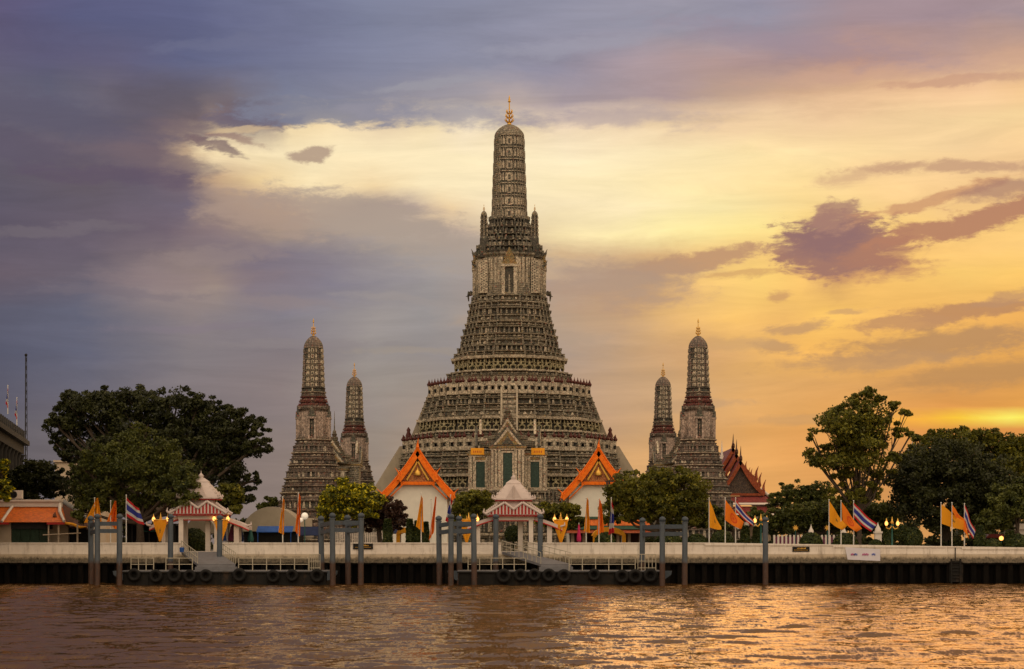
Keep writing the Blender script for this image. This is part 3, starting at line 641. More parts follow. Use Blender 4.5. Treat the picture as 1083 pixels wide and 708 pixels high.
def figure_mesh():
    """squatting bearer with arms raised, about 1.5 m high, facing -y"""
    m = MB()
    m.lathe((0,0,.55), [(.17,0),(.24,.12),(.20,.3),(.27,.5),(.12,.62)], 8)
    m.ball((0,-.02,1.30), .15, 6); m.lathe((0,0,1.42), [(.11,0),(.02,.22)], 6)
    for s_ in (-1, 1):
        m.path([(s_*.22,0,1.08), (s_*.46,-.05,1.02), (s_*.50,-.02,1.52)], [.10,.08,.07]); m.ball((s_*.50,-.02,1.54), .09, 4)
        m.path([(s_*.12,0,.62), (s_*.44,-.12,.50), (s_*.34,0,.06)], [.15,.12,.09]); m.box(s_*.34-.08, s_*.34+.08, -.2, .08, 0, .1)
    return m
def trident(m, z0, h, mat=None):
    """gilt finial: rod with opposed curling prongs in three tiers"""
    m.tube((0,0,z0), (0,0,z0+h*.80), .035*h, .015*h, 8, mat)
    m.lathe((0,0,z0), [(.06*h,0),(.07*h,.05*h),(.03*h,.1*h)], 8, mat)
    for t0, r in ((.10,.145), (.24,.125), (.38,.10)):
        for i in range(8):
            a = i*math.pi/4; c, s_ = math.cos(a), math.sin(a)
            pts = [(c*q*h, s_*q*h, z0+h*(t0+zz)) for q, zz in ((0,0),(r*.6,-.005),(r,.06),(r*.92,.13))]
            m.path(pts, [.018*h,.02*h,.017*h,.006*h], 5, mat)
    m.lathe((0,0,z0+h*.74), [(.012*h,0),(.055*h,.03*h),(.03*h,.07*h),(.035*h,.09*h),(.006*h,.24*h)], 8, mat)
def cob(mb, z0, z1, w0, w1, n, plan, mats, sp=.55):
    """the ribbed upper tower: n rings of upright antefixes"""
    A, B, D_ = mats; H = (z1-z0)/n
    for i in range(n):
        za = z0+i*H; wa = w0+(w1-w0)*i/n; wb = w0+(w1-w0)*(i+1)/n
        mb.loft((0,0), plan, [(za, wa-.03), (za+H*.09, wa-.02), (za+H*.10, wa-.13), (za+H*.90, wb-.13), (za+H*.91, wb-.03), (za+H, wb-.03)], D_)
        for p, tt, nm in perim(plan, wa-.13, sp):
            q = (p[0]+tt.x*sp*.5, p[1]+tt.y*sp*.5); mb.obox(q, tt, nm, sp*.09, -.1, .13, za, za+H, 0 if A == 0 else A)
        mb.loft((0,0), plan, [(za+H*.91, wb+.01), (za+H*.98, wb+.02)], B)
        for p, tt, nm in perim(plan, wa-.13, sp):
            mb.obox(p, tt, nm, sp*.26, -.1, .13, za+H*.16, za+H*.58, B); mb.obox(p, tt, nm, sp*.26, -.1, .13, za+H*.58, za+H*.80, B, .25)
        for k in range(4):     # axial niche on each face
            a = k*math.pi/2; nm = Vector((math.sin(a), -math.cos(a))); tt = Vector((nm.y, -nm.x))
            p = (nm.x*wa, nm.y*wa); mb.obox(p, tt, nm, wa*.15, -.3, .08, za+H*.1, za+H*.75, B); mb.obox(p, tt, nm, wa*.07, -.2, .1, za+H*.2, za+H*.6, D_)
        # red lines between the bays
    return
def dome_cap(mb, z0, z1, w0, mats):
    prof = []; h = z1-z0
    for j in range(13):
        t = j/12; prof.append((max(.02, w0*math.cos(t*math.pi/2)**.62), h*t))
    mb.lathe((0,0,z0), prof, 96, mats[0], 16, .06)
def porch(mb, w_, z0, z1, dw, mats, gold, door=0.28):
    """doorway with pediment on all four faces"""
    A, B, D_ = mats; h = z1-z0
    for k in range(4):
        a = k*math.pi/2; nm = Vector((math.sin(a), -math.cos(a))); tt = Vector((nm.y, -nm.x)); p = (nm.x*w_, nm.y*w_)
        for s_ in (-1, 1):
            q = (p[0]+tt.x*dw*.78*s_, p[1]+tt.y*dw*.78*s_); mb.obox(q, tt, nm, dw*.22, -.4, .45, z0, z0+h*.66, B)
        mb.obox(p, tt, nm, dw*.55, -.4, .1, z0, z0+h*.64, D_)
        mb.obox(p, tt, nm, dw*.16, 0, .3, z0+h*.02, z0+h*.36, A, .6); mb.obox(p, tt, nm, dw*.10, .02, .26, z0+h*.36, z0+h*.46, B, .5)   # standing image
        mb.obox(p, tt, nm, dw*1.1, -.4, .55, z0+h*.64, z0+h*.70, B)
        mb.obox(p, tt, nm, dw*1.05, -.4, .5, z0+h*.70, z0+h*.90, gold, .25); mb.obox(p, tt, nm, dw*.7, -.3, .35, z0+h*.84, z1+h*.08, gold, .1)
def stair(mb, r0, z0, r1, z1, hw, k, mats, rail=.75, steps=None):
    """flight on face k from outer foot (r0,z0) to inner top (r1,z1)"""
    A, B, D_ = mats; n = steps or int((z1-z0)/.35)
    a = k*math.pi/2; nm = Vector((math.sin(a), -math.cos(a))); tt = Vector((nm.y, -nm.x))
    for i in range(n):
        ra = r0+(r1-r0)*i/n; za = z0+(z1-z0)*(i+1)/n; mb.obox((0,0), tt, nm, hw, r1-1.5, ra, z0+(z1-z0)*i/n, za, B if i % 2 else A)
    for s_ in (-1, 1):
        vs = []
        for w_ in (s_*hw, s_*(hw+.3)):
            for r, z in ((r0+.25, z0), (r0+.25, z0+rail), (r1, z1+rail), (r1-1.2, z1+rail), (r1-1.2, z0)):
                vs.append((nm.x*r+tt.x*w_, nm.y*r+tt.y*w_, z))
        f = [(0,1,2,3,4), (9,8,7,6,5)]+[(i, 5+i, 5+(i+1) % 5, (i+1) % 5) for i in range(5)]
        mb.add(vs, f, 3)
CD = 341.0; cx0 = X(538.7, CD); s1 = CD/F
def zc(py): return Z(py, CD)-G
prang = thing('central_prang', 'tall central temple tower covered in porcelain mosaic with gilt trident finial', 'temple tower', (cx0, CD, G))
ms = (0, 1, 2)
def px(v): return v*s1
# local coordinates: build with parent None base => temporarily collect local verts and shift
def buildlocal(mb, name, mats, root):
    o_ = mb.build(name, mats); o_.parent = root; return o_
mats4 = ['stone', 'stone_light', 'stone_dark', 'stair_side', 'gilded', 'black_and_shade']
b = MB()      # broad lower terrace
for y0, y1, w0, w1, st in ((582,566,152,148,'mould'),(566,551,143,140,'niche'),(551,538,134,132,'mould'),(538,529,126,124,'niche')):
    tier(b, zc(y0), zc(y1), px(w0), px(w1), st)
buildlocal(b, 'plinth', mats4, prang)
b = MB()
for y0, y1, w0, w1, st in ((529,520,120,119,'mould'),(520,505,118,118,'figure'),(505,499,116.5,116,'mould'),(499,492,115.5,115,'knobs'),(492,486,114.5,114,'mould'),(486,480.5,113,112,'mould')):
    tier(b, zc(y0), zc(y1), px(w0), px(w1), st)
lower = buildlocal(b, 'lower_terrace', mats4, prang)
jar = jar_mesh().build('finial_jar', 'jar'); jar.parent = prang
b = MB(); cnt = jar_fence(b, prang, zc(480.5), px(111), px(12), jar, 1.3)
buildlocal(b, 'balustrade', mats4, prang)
b = MB()
for y0, y1, w0, w1, st in ((481,466,99,99,'wall'),(466,461,100,100,'mould'),(461,446,97,96,'figure'),(446,438.5,93.5,92.5,'knobs'),(438.5,433,91,90,'mould'),(433,427,88.5,88,'niche'),(427,422,87,86,'mould')):
    tier(b, zc(y0), zc(y1), px(w0), px(w1), st)
buildlocal(b, 'middle_terrace', mats4, prang)
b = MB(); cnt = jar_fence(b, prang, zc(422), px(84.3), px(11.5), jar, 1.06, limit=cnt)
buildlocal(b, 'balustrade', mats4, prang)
b = MB()
for y0, y1, w0, w1, st in ((422,402,63,63,'wall'),(402,397,65,65,'mould'),(397,381,60,60,'figure'),(381,376,59,57,'mould'),(376,370,55,54,'niche'),(370,363,51.5,51,'knobs'),(363,357,50.5,50,'mould'),(357,350,48.5,48,'niche'),(350,344,46.5,45.5,'mould'),(344,337,44.5,44,'knobs'),(337,330,43.2,43,'niche'),(330,323,42,41.5,'mould'),(323,316,40.5,39.5,'knobs')):
    tier(b, zc(y0), zc(y1), px(w0), px(w1), st)
buildlocal(b, 'upper_terrace', mats4, prang)
b = MB()
tier(b, zc(316), zc(271), px(36.5), px(34), 'shaft')
porch(b, px(36), zc(316), zc(271), px(8), ms, 4)
# pale lattice panels on the re-entrant shoulders
for k in range(4):
    a = k*math.pi/2; nm = Vector((math.sin(a), -math.cos(a))); tt = Vector((nm.y, -nm.x))
    for s_ in (-1, 1):
        q = (nm.x*px(36)*.80+tt.x*s_*px(26.5), nm.y*px(36)*.80+tt.y*s_*px(26.5))
        b.obox(q, tt, nm, .62, -.3, .55, zc(314), zc(280), 1)
        for i in range(11):
            for j in range(3):
                qq = (q[0]+tt.x*(j-1)*.36, q[1]+tt.y*(j-1)*.36); zz = zc(314)+.4+i*.45+(.2 if j == 1 else 0); b.obox(qq, tt, nm, .09, .5, .57, zz, zz+.2, 2)
body = buildlocal(b, 'shaft', mats4, prang)
b = MB()
for y0, y1, w0, w1, st in ((271,264,36,33.5,'knobs'),(264,257,32,29.5,'knobs'),(257,250,28,26,'knobs'),(250,242,24,22.5,'knobs'),(242,233.5,21.5,20.5,'knobs')):
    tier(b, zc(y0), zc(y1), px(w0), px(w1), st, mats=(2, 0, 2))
    for p, tt, nm in perim(PLAN, px(w1), 1.1): b.obox(p, tt, nm, .18, -.2, .25, zc(y1)-.1, zc(y1)+.55, 0, .2)
buildlocal(b, 'bearer_courses', mats4, prang)
b = MB(); cob(b, zc(234), zc(144.5), px(18.6), px(15.3), 7, PLANR, ms, .62)
dome_cap(b, zc(144.8), zc(131.5), px(14.9), ms)
buildlocal(b, 'tower', ['stone', 'stone_light', 'stone_dark'], prang)
b = MB(); trident(b, zc(132.5), px(32)); buildlocal(b, 'finial', 'gold', prang)
b = MB()
cobm = MB(); cob(cobm, 0, px(22), px(3.6), px(3.1), 5, PLANR, ms, .3); dome_cap(cobm, px(22), px(27), px(3.1), ms); cobm.loft((0,0), PLANR, [(-3.5, px(4.6)), (-.4, px(4.3)), (0, px(3.8))], 2)
n_ = len(cobm.v)
tur = buildlocal(cobm, 'corner_turret', ['stone', 'stone_light', 'stone_dark'], prang)
gt = MB(); trident(gt, px(27), px(7)); tf = buildlocal(gt, 'finial', 'gold', tur)
for i, (sx, sy) in enumerate(((-1,-1),(1,-1),(1,1),(-1,1))):
    t_ = tur if i == 0 else place(tur, prang, (0,0,0))
    if i: place(tf, t_, (0,0,0))
    t_.location = (sx*px(26.6), sy*px(20), zc(252)-.2)
# bearers (yaksha and monkeys) under the ledges
fig = figure_mesh().build('bearer_figure', 'figure'); fig.parent = prang
k = 0
def rot_of(nm): return math.atan2(nm.y, nm.x)+math.pi/2
for (yb, yt, w_, sp) in ((397,381,58.5,1.42), (461,446,95.5,1.5)):
    h = (zc(yt)-zc(yb))*.72; pts = [q for q in perim(PLAN, px(w_)-.35, sp) if q[0][1] < px(w_)*.36-.2 and q[2].y < .5]
    for p, tt, nm in pts:
        o = fig if k == 0 else place(fig, prang, (0,0,0)); k += 1
        o.location = (p[0], p[1], zc(yb)+(zc(yt)-zc(yb))*.10); o.rotation_euler = (0,0,rot_of(nm)); o.scale = (h/1.62,)*3
        if k >= 100: break
b = MB()
for p, tt, nm in perim(PLAN, px(117)-.35, 1.45, front=8):
    m = figure_mesh(); M = Matrix.Translation((p[0], p[1], zc(520)+.2))@Matrix.Rotation(rot_of(nm), 4, 'Z')@Matrix.Scale(1.1, 4); m.xform(M)
    b.add(m.v, m.f, 0)
tag(buildlocal(b, 'bearer_rows', 'figure', prang), kind='stuff')
# stairs on the four faces
for k in range(4):
    b = MB(); stair(b, px(107), zc(480), px(85), zc(421), 1.1, k, ms); buildlocal(b, 'upper_stairs', mats4, prang)
    b = MB(); stair(b, px(147), zc(529)-1, px(115), zc(481), 2.2, k, ms, rail=1.3); buildlocal(b, 'lower_stairs', mats4, prang)
b = MB()                                         # little guardian heads on the stair shoulders, seen as horns on the outline
for sx in (-1, 1):
    for (q, yy) in ((41, 312),):
        b.path([(sx*px(q-2),0,zc(yy)), (sx*px(q+1),0,zc(yy-3)), (sx*px(q+2.5),0,zc(yy+1)), (sx*px(q+2),0,zc(yy+7))], [.4,.35,.2,.1], 6)
        b.path([(sx*px(q-1),0,zc(yy)), (sx*px(q+5),0,zc(yy+2))], [.2,.05], 5)
    for yy in (268, 280):
        for dy in (-1, 1): b.path([(sx*px(35),dy*2,zc(yy+4)), (sx*px(38),dy*2,zc(yy+2)), (sx*px(40),dy*2,zc(yy-2.5))], [.25,.14,.03], 5)
buildlocal(b, 'guardian_heads', 'stone_dark', prang)
m = MB()                                          # statues beside the side stairs
for sx in (-1, 1):
    m.box(sx*px(106)-.6, sx*px(106)+.6, -2.6, -1.5, zc(480), zc(464)); m.lathe((sx*px(106), -2, zc(464)), [(.45,0),(.5,.4),(.25,1.0),(.35,1.3),(.05,1.8)], 8, 1)
buildlocal(m, 'guardian_statues', ['stone_light', 'jar'], prang)
# ---------------------------------------------------------------- corner prangs
KD = 312.0; s2 = 306.0/F
def zk(py): return (579-py)*s2+.5
def pk(v): return v*s2
cp = thing('corner_prang', 'slender corner tower with rosy worn body, nearest on the left side of the temple', 'temple tower', (0,0,G), 'four corner towers of the temple')
m5 = ['stone_pink', 'stone_light', 'stone_dark', 'stone_body', 'red_band']
b = MB()
for y0, y1, w0, w1, st in ((582,570,44,43,'mould'),(570,560,42,41,'niche'),(560,549,40,39,'mould'),(549,539,38,37.5,'knobs'),(539,530,36.5,36,'niche'),(530,521,34.5,34,'mould'),(521,514,32.5,32,'knobs'),(514,506,30.5,30,'mould'),(506,499,28.5,28,'niche'),(499,492,26.5,26,'mould'),(492,486,24.6,24,'knobs'),(486,479,23,22.5,'mould'),(479,472,21.5,20.5,'niche'),(472,465,19.5,18.5,'mould')):
    tier(b, zk(y0), zk(y1), pk(w0), pk(w1), st, k=.8)
buildlocal(b, 'stepped_base', m5, cp)
b = MB(); tier(b, zk(465), zk(430), pk(15.2), pk(14.2), 'shaft', mats=(0, 3, 2)); porch(b, pk(15), zk(465), zk(432), pk(4.2), (0, 3, 2), 2)
for k_ in range(4):
    a = k_*math.pi/2+math.pi/4
    b.path([(math.cos(a)*pk(19), math.sin(a)*pk(19), zk(433)), (math.cos(a)*pk(21.5), math.sin(a)*pk(21.5), zk(430))], [.3,.04], 5)
buildlocal(b, 'shaft', m5, cp)
b = MB()
tier(b, zk(430), zk(425), pk(15.8), pk(14.6), 'knobs', k=.7, mats=(4, 4, 2)); tier(b, zk(425), zk(420), pk(14.3), pk(13.4), 'knobs', k=.7, mats=(4, 3, 4))
tier(b, zk(420), zk(415), pk(13.2), pk(12.8), 'mould', k=.6); tier(b, zk(415), zk(410.5), pk(12.6), pk(12), 'niche', k=.6)
buildlocal(b, 'red_courses', m5, cp)
b = MB(); cob(b, zk(410.5), zk(368), pk(11.4), pk(9.9), 7, PLANR, (0, 1, 2), .62); dome_cap(b, zk(368.3), zk(355), pk(9.7), (0, 0, 0))
buildlocal(b, 'tower', m5, cp)
b = MB(); trident(b, zk(355.5), pk(19)); buildlocal(b, 'finial', 'gold', cp)
FD = 306.0; BD = 379.0
cp.location = (X(331.5, FD), FD, G)
dup(cp, (X(738.4, FD), FD, G), 'slender corner tower nearest on the right side, beside the red-roofed hall')
dup(cp, (X(374.8, BD), BD, G), 'smaller looking corner tower behind on the left, right of the nearer left tower')
dup(cp, (X(701.3, BD), BD, G), 'smaller looking corner tower behind on the right, left of the nearer right tower')
# ---------------------------------------------------------------- mondops (porch shrines between the towers)
md = thing('mondop', 'porch shrine with three dark green doors at the front of the central tower', 'shrine', (0,0,0), 'porch shrines at the four sides of the central tower')
sm = 303/F
def pm(v): return v*sm
zf = 9.0                                        # floor above ground
b = MB()
for z0, z1, w0, st in ((0,2.6,9.6,'mould'),(2.6,5,9.0,'niche'),(5,7.2,8.3,'mould'),(7.2,9,7.6,'knobs')): tier(b, z0, z1, w0, w0-.2, st)
buildlocal(b, 'plinth', mats4, md)
b = MB(); hb = pm(40)
for rz in (0,):
    f = (lambda x0,x1,y0,y1: (x0,x1,y0,y1)) if rz == 0 else (lambda x0,x1,y0,y1: (y0,y1,x0,x1))
    for (hx, hy, mt_, zt) in ((5.7,2.6,0,pm(36)), (2.5,4.6,0,pm(43))):
        b.box(*f(-hx, hx, -hy, hy), zf, zf+zt+.0013*rz, mt_)
# cornices
for hx, hy, z in ((5.9,2.8,pm(36)), (2.7,4.8,pm(43))):
    for i, e in enumerate((.0,.16,.08)): b.box(-hx-e, hx+e, -hy-e, hy+e, zf+z+i*.28, zf+z+(i+1)*.28+.002*hx, (1,4,0)[i])
for hx, hy in ((5.95,2.75), (2.75,4.85)): b.box(-hx, hx, -hy, hy, zf-.01, zf+.5, 1)
# pilasters
for sx in (-1, 1):
    for xx in (5.55, 5.05, 3.15, 2.75): b.box(sx*xx-.17, sx*xx+.17, -2.78, -2.5, zf+.5, zf+pm(36), 1)
    for xx in (2.3, 1.75, 1.2): b.box(sx*xx-.2, sx*xx+.2, -4.8, -4.5, zf+.5, zf+pm(43), 1)
    b.box(sx*5.8-.15, sx*5.8+.15, -2.3, 2.3, zf+.5, zf+pm(36), 1)
    b.box(sx*3.4-.1, sx*4.9+.1, -2.72, -2.5, zf+pm(31), zf+pm(36), 4) if sx > 0 else b.box(-5.0, -3.3, -2.72, -2.5, zf+pm(31), zf+pm(36), 4)
buildlocal(b, 'walls', mats4, md)
for xx, yy, hw, h in ((-4.1,-2.62,.66,pm(31)), (4.1,-2.62,.66,pm(31)), (0,-4.62,.68,pm(40))):
    m = MB(); m.box(xx-hw, xx+hw, yy-.06, yy, zf+.3, zf+h); 
    for i in range(8): m.box(xx-hw+.08, xx+hw-.08, yy-.085, yy-.055, zf+.45+i*h/8.6, zf+.38+(i+.8)*h/8.6)
    d_ = buildlocal(m, 'door', 'green_door', md)
    m = MB()
    for s_ in (-1, 1): m.box(xx+s_*(hw+.14)-.13, xx+s_*(hw+.14)+.13, yy-.2, yy+.1, zf+.3, zf+h+.25)
    m.box(xx-hw, xx+hw, yy-.2, yy+.1, zf+h+.003, zf+h+.24); fr = buildlocal(m, 'frame', 'stone_light', d_)
b = MB(); zt = zf+pm(43)+.84
for k in range(4):
    a = k*math.pi/2; nm = Vector((math.sin(a), -math.cos(a))); tt = Vector((nm.y, -nm.x))
    for (hw, d, h0, h1, mq) in ((2.7,4.9,0,3.2,0), (2.15,5.0,.1,2.75,2), (1.7,5.06,.15,2.2,1), (.9,5.12,.2,1.5,0), (1.5,4.3,1.9,4.2,2), (1.1,4.36,2.0,3.7,1)):
        p = (0,0); vs = []
        for dd in (d-.35, d):
            for u, zz in ((-hw, h0), (hw, h0), (hw*.55, h0+(h1-h0)*.42), (0, h1), (-hw*.55, h0+(h1-h0)*.42)): vs.append((tt.x*u+nm.x*dd, tt.y*u+nm.y*dd, zt+zz-.2))
        b.add(vs, [(0,1,2,3,4), (9,8,7,6,5)]+[(i, 5+i, 5+(i+1) % 5, (i+1) % 5) for i in range(5)], mq)
buildlocal(b, 'pediments', ['stone_dark', 'gilded', 'stone_light'], md)
b = MB()
lv = []; zz = zt-.3; w_ = 4.2
for i in range(7): lv += [(zz, w_), (zz+.25, w_+.05), (zz+.3, w_-.25), (zz+.75, w_*.86)]; zz += .8; w_ *= .72
b.loft((0,0), PLAN, lv); b.lathe((0,0,zz-.1), [(.4,0),(.3,.6),(.12,.8),(.09,1.6),(.03,4.2)], 8)
for p, tt, nm in perim(PLAN, 4.0, .8): b.obox(p, tt, nm, .2, -.2, .15, zt, zt+.7, 0, .2)
for p, tt, nm in perim(PLAN, 2.9, .8): b.obox(p, tt, nm, .2, -.2, .15, zt+.9, zt+1.5, 0, .2)
buildlocal(b, 'roof', ['shrine_roof'], md)
MDR = 30.0
md.location = (X(537, 311), 309, G)
signs = []
dup(md, (cx0-29.3, CD, G), 'porch shrine with stepped spire half hidden behind the nearer left corner tower', -math.pi/2, .92)
dup(md, (cx0+28.6, CD, G), 'porch shrine with stepped spire half hidden behind the nearer right corner tower', math.pi/2, .92)
for sx, lb in ((-1, 'small yellow banner above the left green door of the front shrine'), (1, 'small yellow banner above the right green door of the front shrine')):
    m = MB(); xx = md.location.x+sx*4.55; yy = 309-2.95
    m.box(xx-1.0, xx+1.0, yy-.06, yy, G+zf+pm(36)+.35, G+zf+pm(36)+1.35, 0)
    for i in range(5): m.box(xx-.6+i*.27, xx-.5+i*.27, yy-.075, yy-.055, G+zf+pm(36)+.65, G+zf+pm(36)+.95, 1)
    tag(m.build('banner', ['yellowc', 'redpaint'], None, (xx, yy, G+zf+pm(36)+.35)), lb, 'banner', 'small yellow banners on the front shrine')
# ================================================================ TEMPLE HALLS
def flame(m, p, h, lean, mat=0):
    """curved horn finial; lean is the sideways offset of the tip"""
    p = Vector(p); pts = [p, p+Vector((-lean*.35,0,h*.3)), p+Vector((-lean*.1,0,h*.62)), p+Vector((lean,0,h))]
    m.path(pts, [h*.13,h*.12,h*.075,h*.015], 6, mat)
def barge(m, cx, y, apex, hw, drop, sgn, th=.34, dep=.45, mat=0, curve=.10, teeth=True):
    """concave bargeboard from apex to the eave with flame teeth on its back"""
    n = 10; top = []; bot = []
    for i in range(n+1):
        t = i/n; xx = cx+sgn*hw*t; zz = apex-drop*t-curve*drop*math.sin(math.pi*t)
        top.append((xx, zz)); bot.append((xx-sgn*th*.55, zz-th))
    poly = top+bot[::-1]
    m.prism(poly, y-dep, y, mat)
    if teeth:
        for i in range(1, 2*n):
            t = i/(2*n); xx = cx+sgn*hw*t; zz = apex-drop*t-curve*drop*math.sin(math.pi*t)
            m.path([(xx, y-dep/2, zz-.05), (xx+sgn*.16, y-dep/2, zz+.22), (xx-sgn*.02, y-dep/2, zz+.58)], [.15,.11,.02], 4, mat)
def small_hall(cxp, D, label, right=False):
    s_ = D/F; cx = X(cxp, D); root = thing('temple_hall', label, 'temple hall', (cx, D, G), 'two small halls with orange gables')
    zz = lambda py: Z(py, D)
    m = MB(); hw = 31*s_
    ze = zz(521)
    m.prism([(cx-hw, G), (cx+hw, G), (cx+hw, ze), (cx+15*s_, zz(511)+.02), (cx-15*s_, zz(511)+.02), (cx-hw, ze)], D+.6, D+14)
    m.box(cx-hw-.15, cx+hw+.15, D+.45, D+14.1, G, G+1.0); m.build('walls', 'white', root)
    m = MB(); # lower roof skirts and upper roof with real thickness
    for sg in (-1, 1):
        for (x0, z0, x1, z1, y0, y1) in ((0, zz(478), 22, zz(508), D+.2, D+13), (17, zz(502), 39, zz(526), D+.5, D+13.5)):
            a = (cx+sg*x0*s_, z0-.15); b_ = (cx+sg*x1*s_, z1-.1)
            m.prism([a, b_, (b_[0], b_[1]-.22), (a[0], a[1]-.22)], y0, y1)
    m.build('roof', 'tile_orange', root)
    m = MB()
    m.prism([(cx-18*s_, zz(509.5)), (cx+18*s_, zz(509.5)), (cx, zz(482))], D+.1, D+.5, 0)
    m.box(cx-18*s_, cx+18*s_, D-.05, D+.62, zz(513), zz(509.6), 1)
    for sg in (-1, 1): barge(m, cx, D+.02, zz(486), 12*s_, (507-486)*s_, sg, .22, .18, 2, .03, teeth=False)
    m.lathe((cx, D+.02, zz(503)), [(.45,0),(.5,.4),(.15,.9),(.02,1.2)], 8, 2)
    m.build('pediment', ['pediment', 'orange', 'gold'], root)
    for sg in (-1, 1):
        m = MB(); barge(m, cx, D, zz(476.5), 20.5*s_, (506-476.5)*s_, sg, .55, .5, 0, .035); barge(m, cx, D-.12, zz(477.5), 19.5*s_, (506-477.5)*s_, sg, .16, .1, 1, .035, False)
        flame(m, (cx+sg*20.5*s_, D-.3, zz(508)), 13*s_, sg*.45); flame(m, (cx+sg*17.5*s_, D-.3, zz(506)), 9*s_, sg*.3)
        m.build('bargeboard', ['orange', 'bargered'], root)
        m = MB(); barge(m, cx+sg*17*s_, D+.35, zz(501), 22*s_, (526-501)*s_, sg, .5, .5, 0, .04); barge(m, cx+sg*16*s_, D+.2, zz(504), 21*s_, (526-501)*s_, sg, .14, .1, 1, .04, False)
        flame(m, (cx+sg*39.5*s_, D-.1, zz(527)), 10*s_, sg*.5); m.path([(cx+sg*15*s_, D-.1, zz(512)), (cx+sg*31*s_, D+.3, zz(528))], [.1,.1], 5)
        m.build('lower_bargeboard', ['orange', 'bargered'], root)
    m = MB(); m.path([(cx, D-.2, zz(478)), (cx, D-.5, zz(474)), (cx, D-.35, zz(470)), (cx+.1, D-.6, zz(464))], [.3,.24,.14,.02], 6)
    m.ball((cx, D-.2, zz(477.5)), .3, 6); m.build('roof_horn', 'orange', root)
    return root
small_hall(441.8, 282, 'small white hall with orange gable left of the central gateway')
rh = small_hall(633, 282, 'small white hall with orange gable right of the central gateway, half behind a tree')
# low cloister roof at the foot of the right hall
D = 277; o = thing('low_pavilion', 'low open pavilion roofed in orange and green bands behind the yellow tent', 'pavilion', (X(648, D), D, G))
m = MB()
for (ya, yb, mt_, e) in ((546.5,549,1,0), (549,556,0,.5), (556,560,1,1.1), (560,564,2,1.5)):
    za, zb = Z(ya, D), Z(yb, D); m.prism([(D+1.6-e-.5, za), (D+1.6-e-1.2, zb), (D+6, zb), (D+6, za)], X(604-e*3, D), X(688+e*3, D), mt_, 'x')
m.build('roof', ['tile_orange', 'tilegreen', 'bargered'], o)
m = MB()
for i in range(8): q = X(606+i*12, D); m.box(q-.2, q+.2, D+1, D+1.4, G, Z(563, D))
m.build('posts', 'farwall', o); m = MB(); m.box(X(604, D), X(690, D), D+5, D+5.3, G, Z(563, D)); m.build('back_wall', 'tile_brown', o)
# ---- red roofed ordination hall, right
D = 325; s_ = D/F; cxu = 783; o = thing('ordination_hall', 'large temple hall with steep red tiered roof and dark carved gable at the right', 'temple hall', (X(cxu, D), D, G))
cx = X(cxu, D); zz = lambda py: Z(py, D)
m = MB()
m.box(cx-33*s_, cx+33*s_, D+1, D+34, G, zz(545)); m.build('walls', 'farwall', o)
roof = MB(); bg_ = []
secs = [(D, 487, 0), (D+6, 478, 1), (D+11, 470, 2)]
for (y0, ap, i) in secs:
    for sg in (-1, 1):
        hw = (25+i*.5)*s_; drop = (522-487)*s_
        pts = [(cx+sg*hw*t, zz(ap)-drop*t-.12*drop*math.sin(math.pi*t)) for t in (0,.2,.4,.6,.8,1)]
        roof.prism(pts+[(p[0], p[1]-.4) for p in pts[::-1]], y0, y0+7 if i < 2 else y0+20, 0)
        mm = MB(); barge(mm, cx, y0, zz(ap)+.15, hw+.2, drop+.1, sg, .55, .4, 0, .12, False)
        if sg > 0: 
            flame(mm, (cx+sg*hw, y0, zz(ap)-drop), 2.2, .3)
            for t in (.55, .78): flame(mm, (cx+sg*hw*t, y0, zz(ap)-drop*t-.10*drop), 1.2, .15)
        mm.build('bargeboard', 'bargered', o)
        if i == 0:  # lower side skirts
            p2 = [(cx+sg*(22+20*t)*s_, zz(518+16*t)) for t in (0,.5,1)]
            roof.prism(p2+[(p[0], p[1]-.35) for p in p2[::-1]], D+1.5, D+30, 0)
            mm = MB(); mm.path([(p[0], D+1.2, p[1]+.15) for p in p2], [.28,.28,.28], 6); flame(mm, (p2[-1][0], D+1.2, p2[-1][1]), 1.5, sg*.3); mm.build('skirt_edge', 'white_clean', o)
    mm = MB(); mm.path([(cx, y0-.2, zz(ap)), (cx, y0-.7, zz(ap-3)), (cx, y0-.3, zz(ap-6)), (cx, y0-.7, zz(ap-15))], [.32,.25,.12,.02], 6); mm.build('roof_horn', 'tile_brown', o)
roof.build('roof', 'tile_red', o)
m = MB(); m.prism([(cx-24*s_, zz(522)), (cx+24*s_, zz(522)), (cx, zz(489))], D+.3, D+.8, 0); m.box(cx-25*s_, cx+25*s_, D-.3, D+.9, zz(524.5), zz(522), 1)
m.build('pediment', ['pediment_dark', 'bargered'], o)
m = MB()
for (ya, yb, e, mt_) in ((525,532,0,0), (532,534,.9,1), (536,543.5,1.2,0), (543.5,545,2.1,1)):
    hw = (27+(ya-525)*.55)*s_; za, zb = zz(ya), zz(yb)
    vs = [(cx-hw, D-e, za), (cx+hw, D-e, za), (cx+hw+.8, D-e-.8, zb), (cx-hw-.8, D-e-.8, zb), (cx-hw, D+2, za), (cx+hw, D+2, za), (cx+hw+.8, D+2, zb), (cx-hw-.8, D+2, zb)]
    m.add(vs, [(3,2,1,0),(0,1,5,4),(2,3,7,6),(1,2,6,5),(3,0,4,7),(4,5,6,7)], mt_)
m.build('portico_roof', ['tile_red', 'white_clean'], o)
m = MB()
for i in range(6): q = cx+(-25+i*10)*s_; m.tube((q, D-2, G), (q, D-2, zz(545)), .45, .38, 10)
m.build('columns', 'white_clean', o)
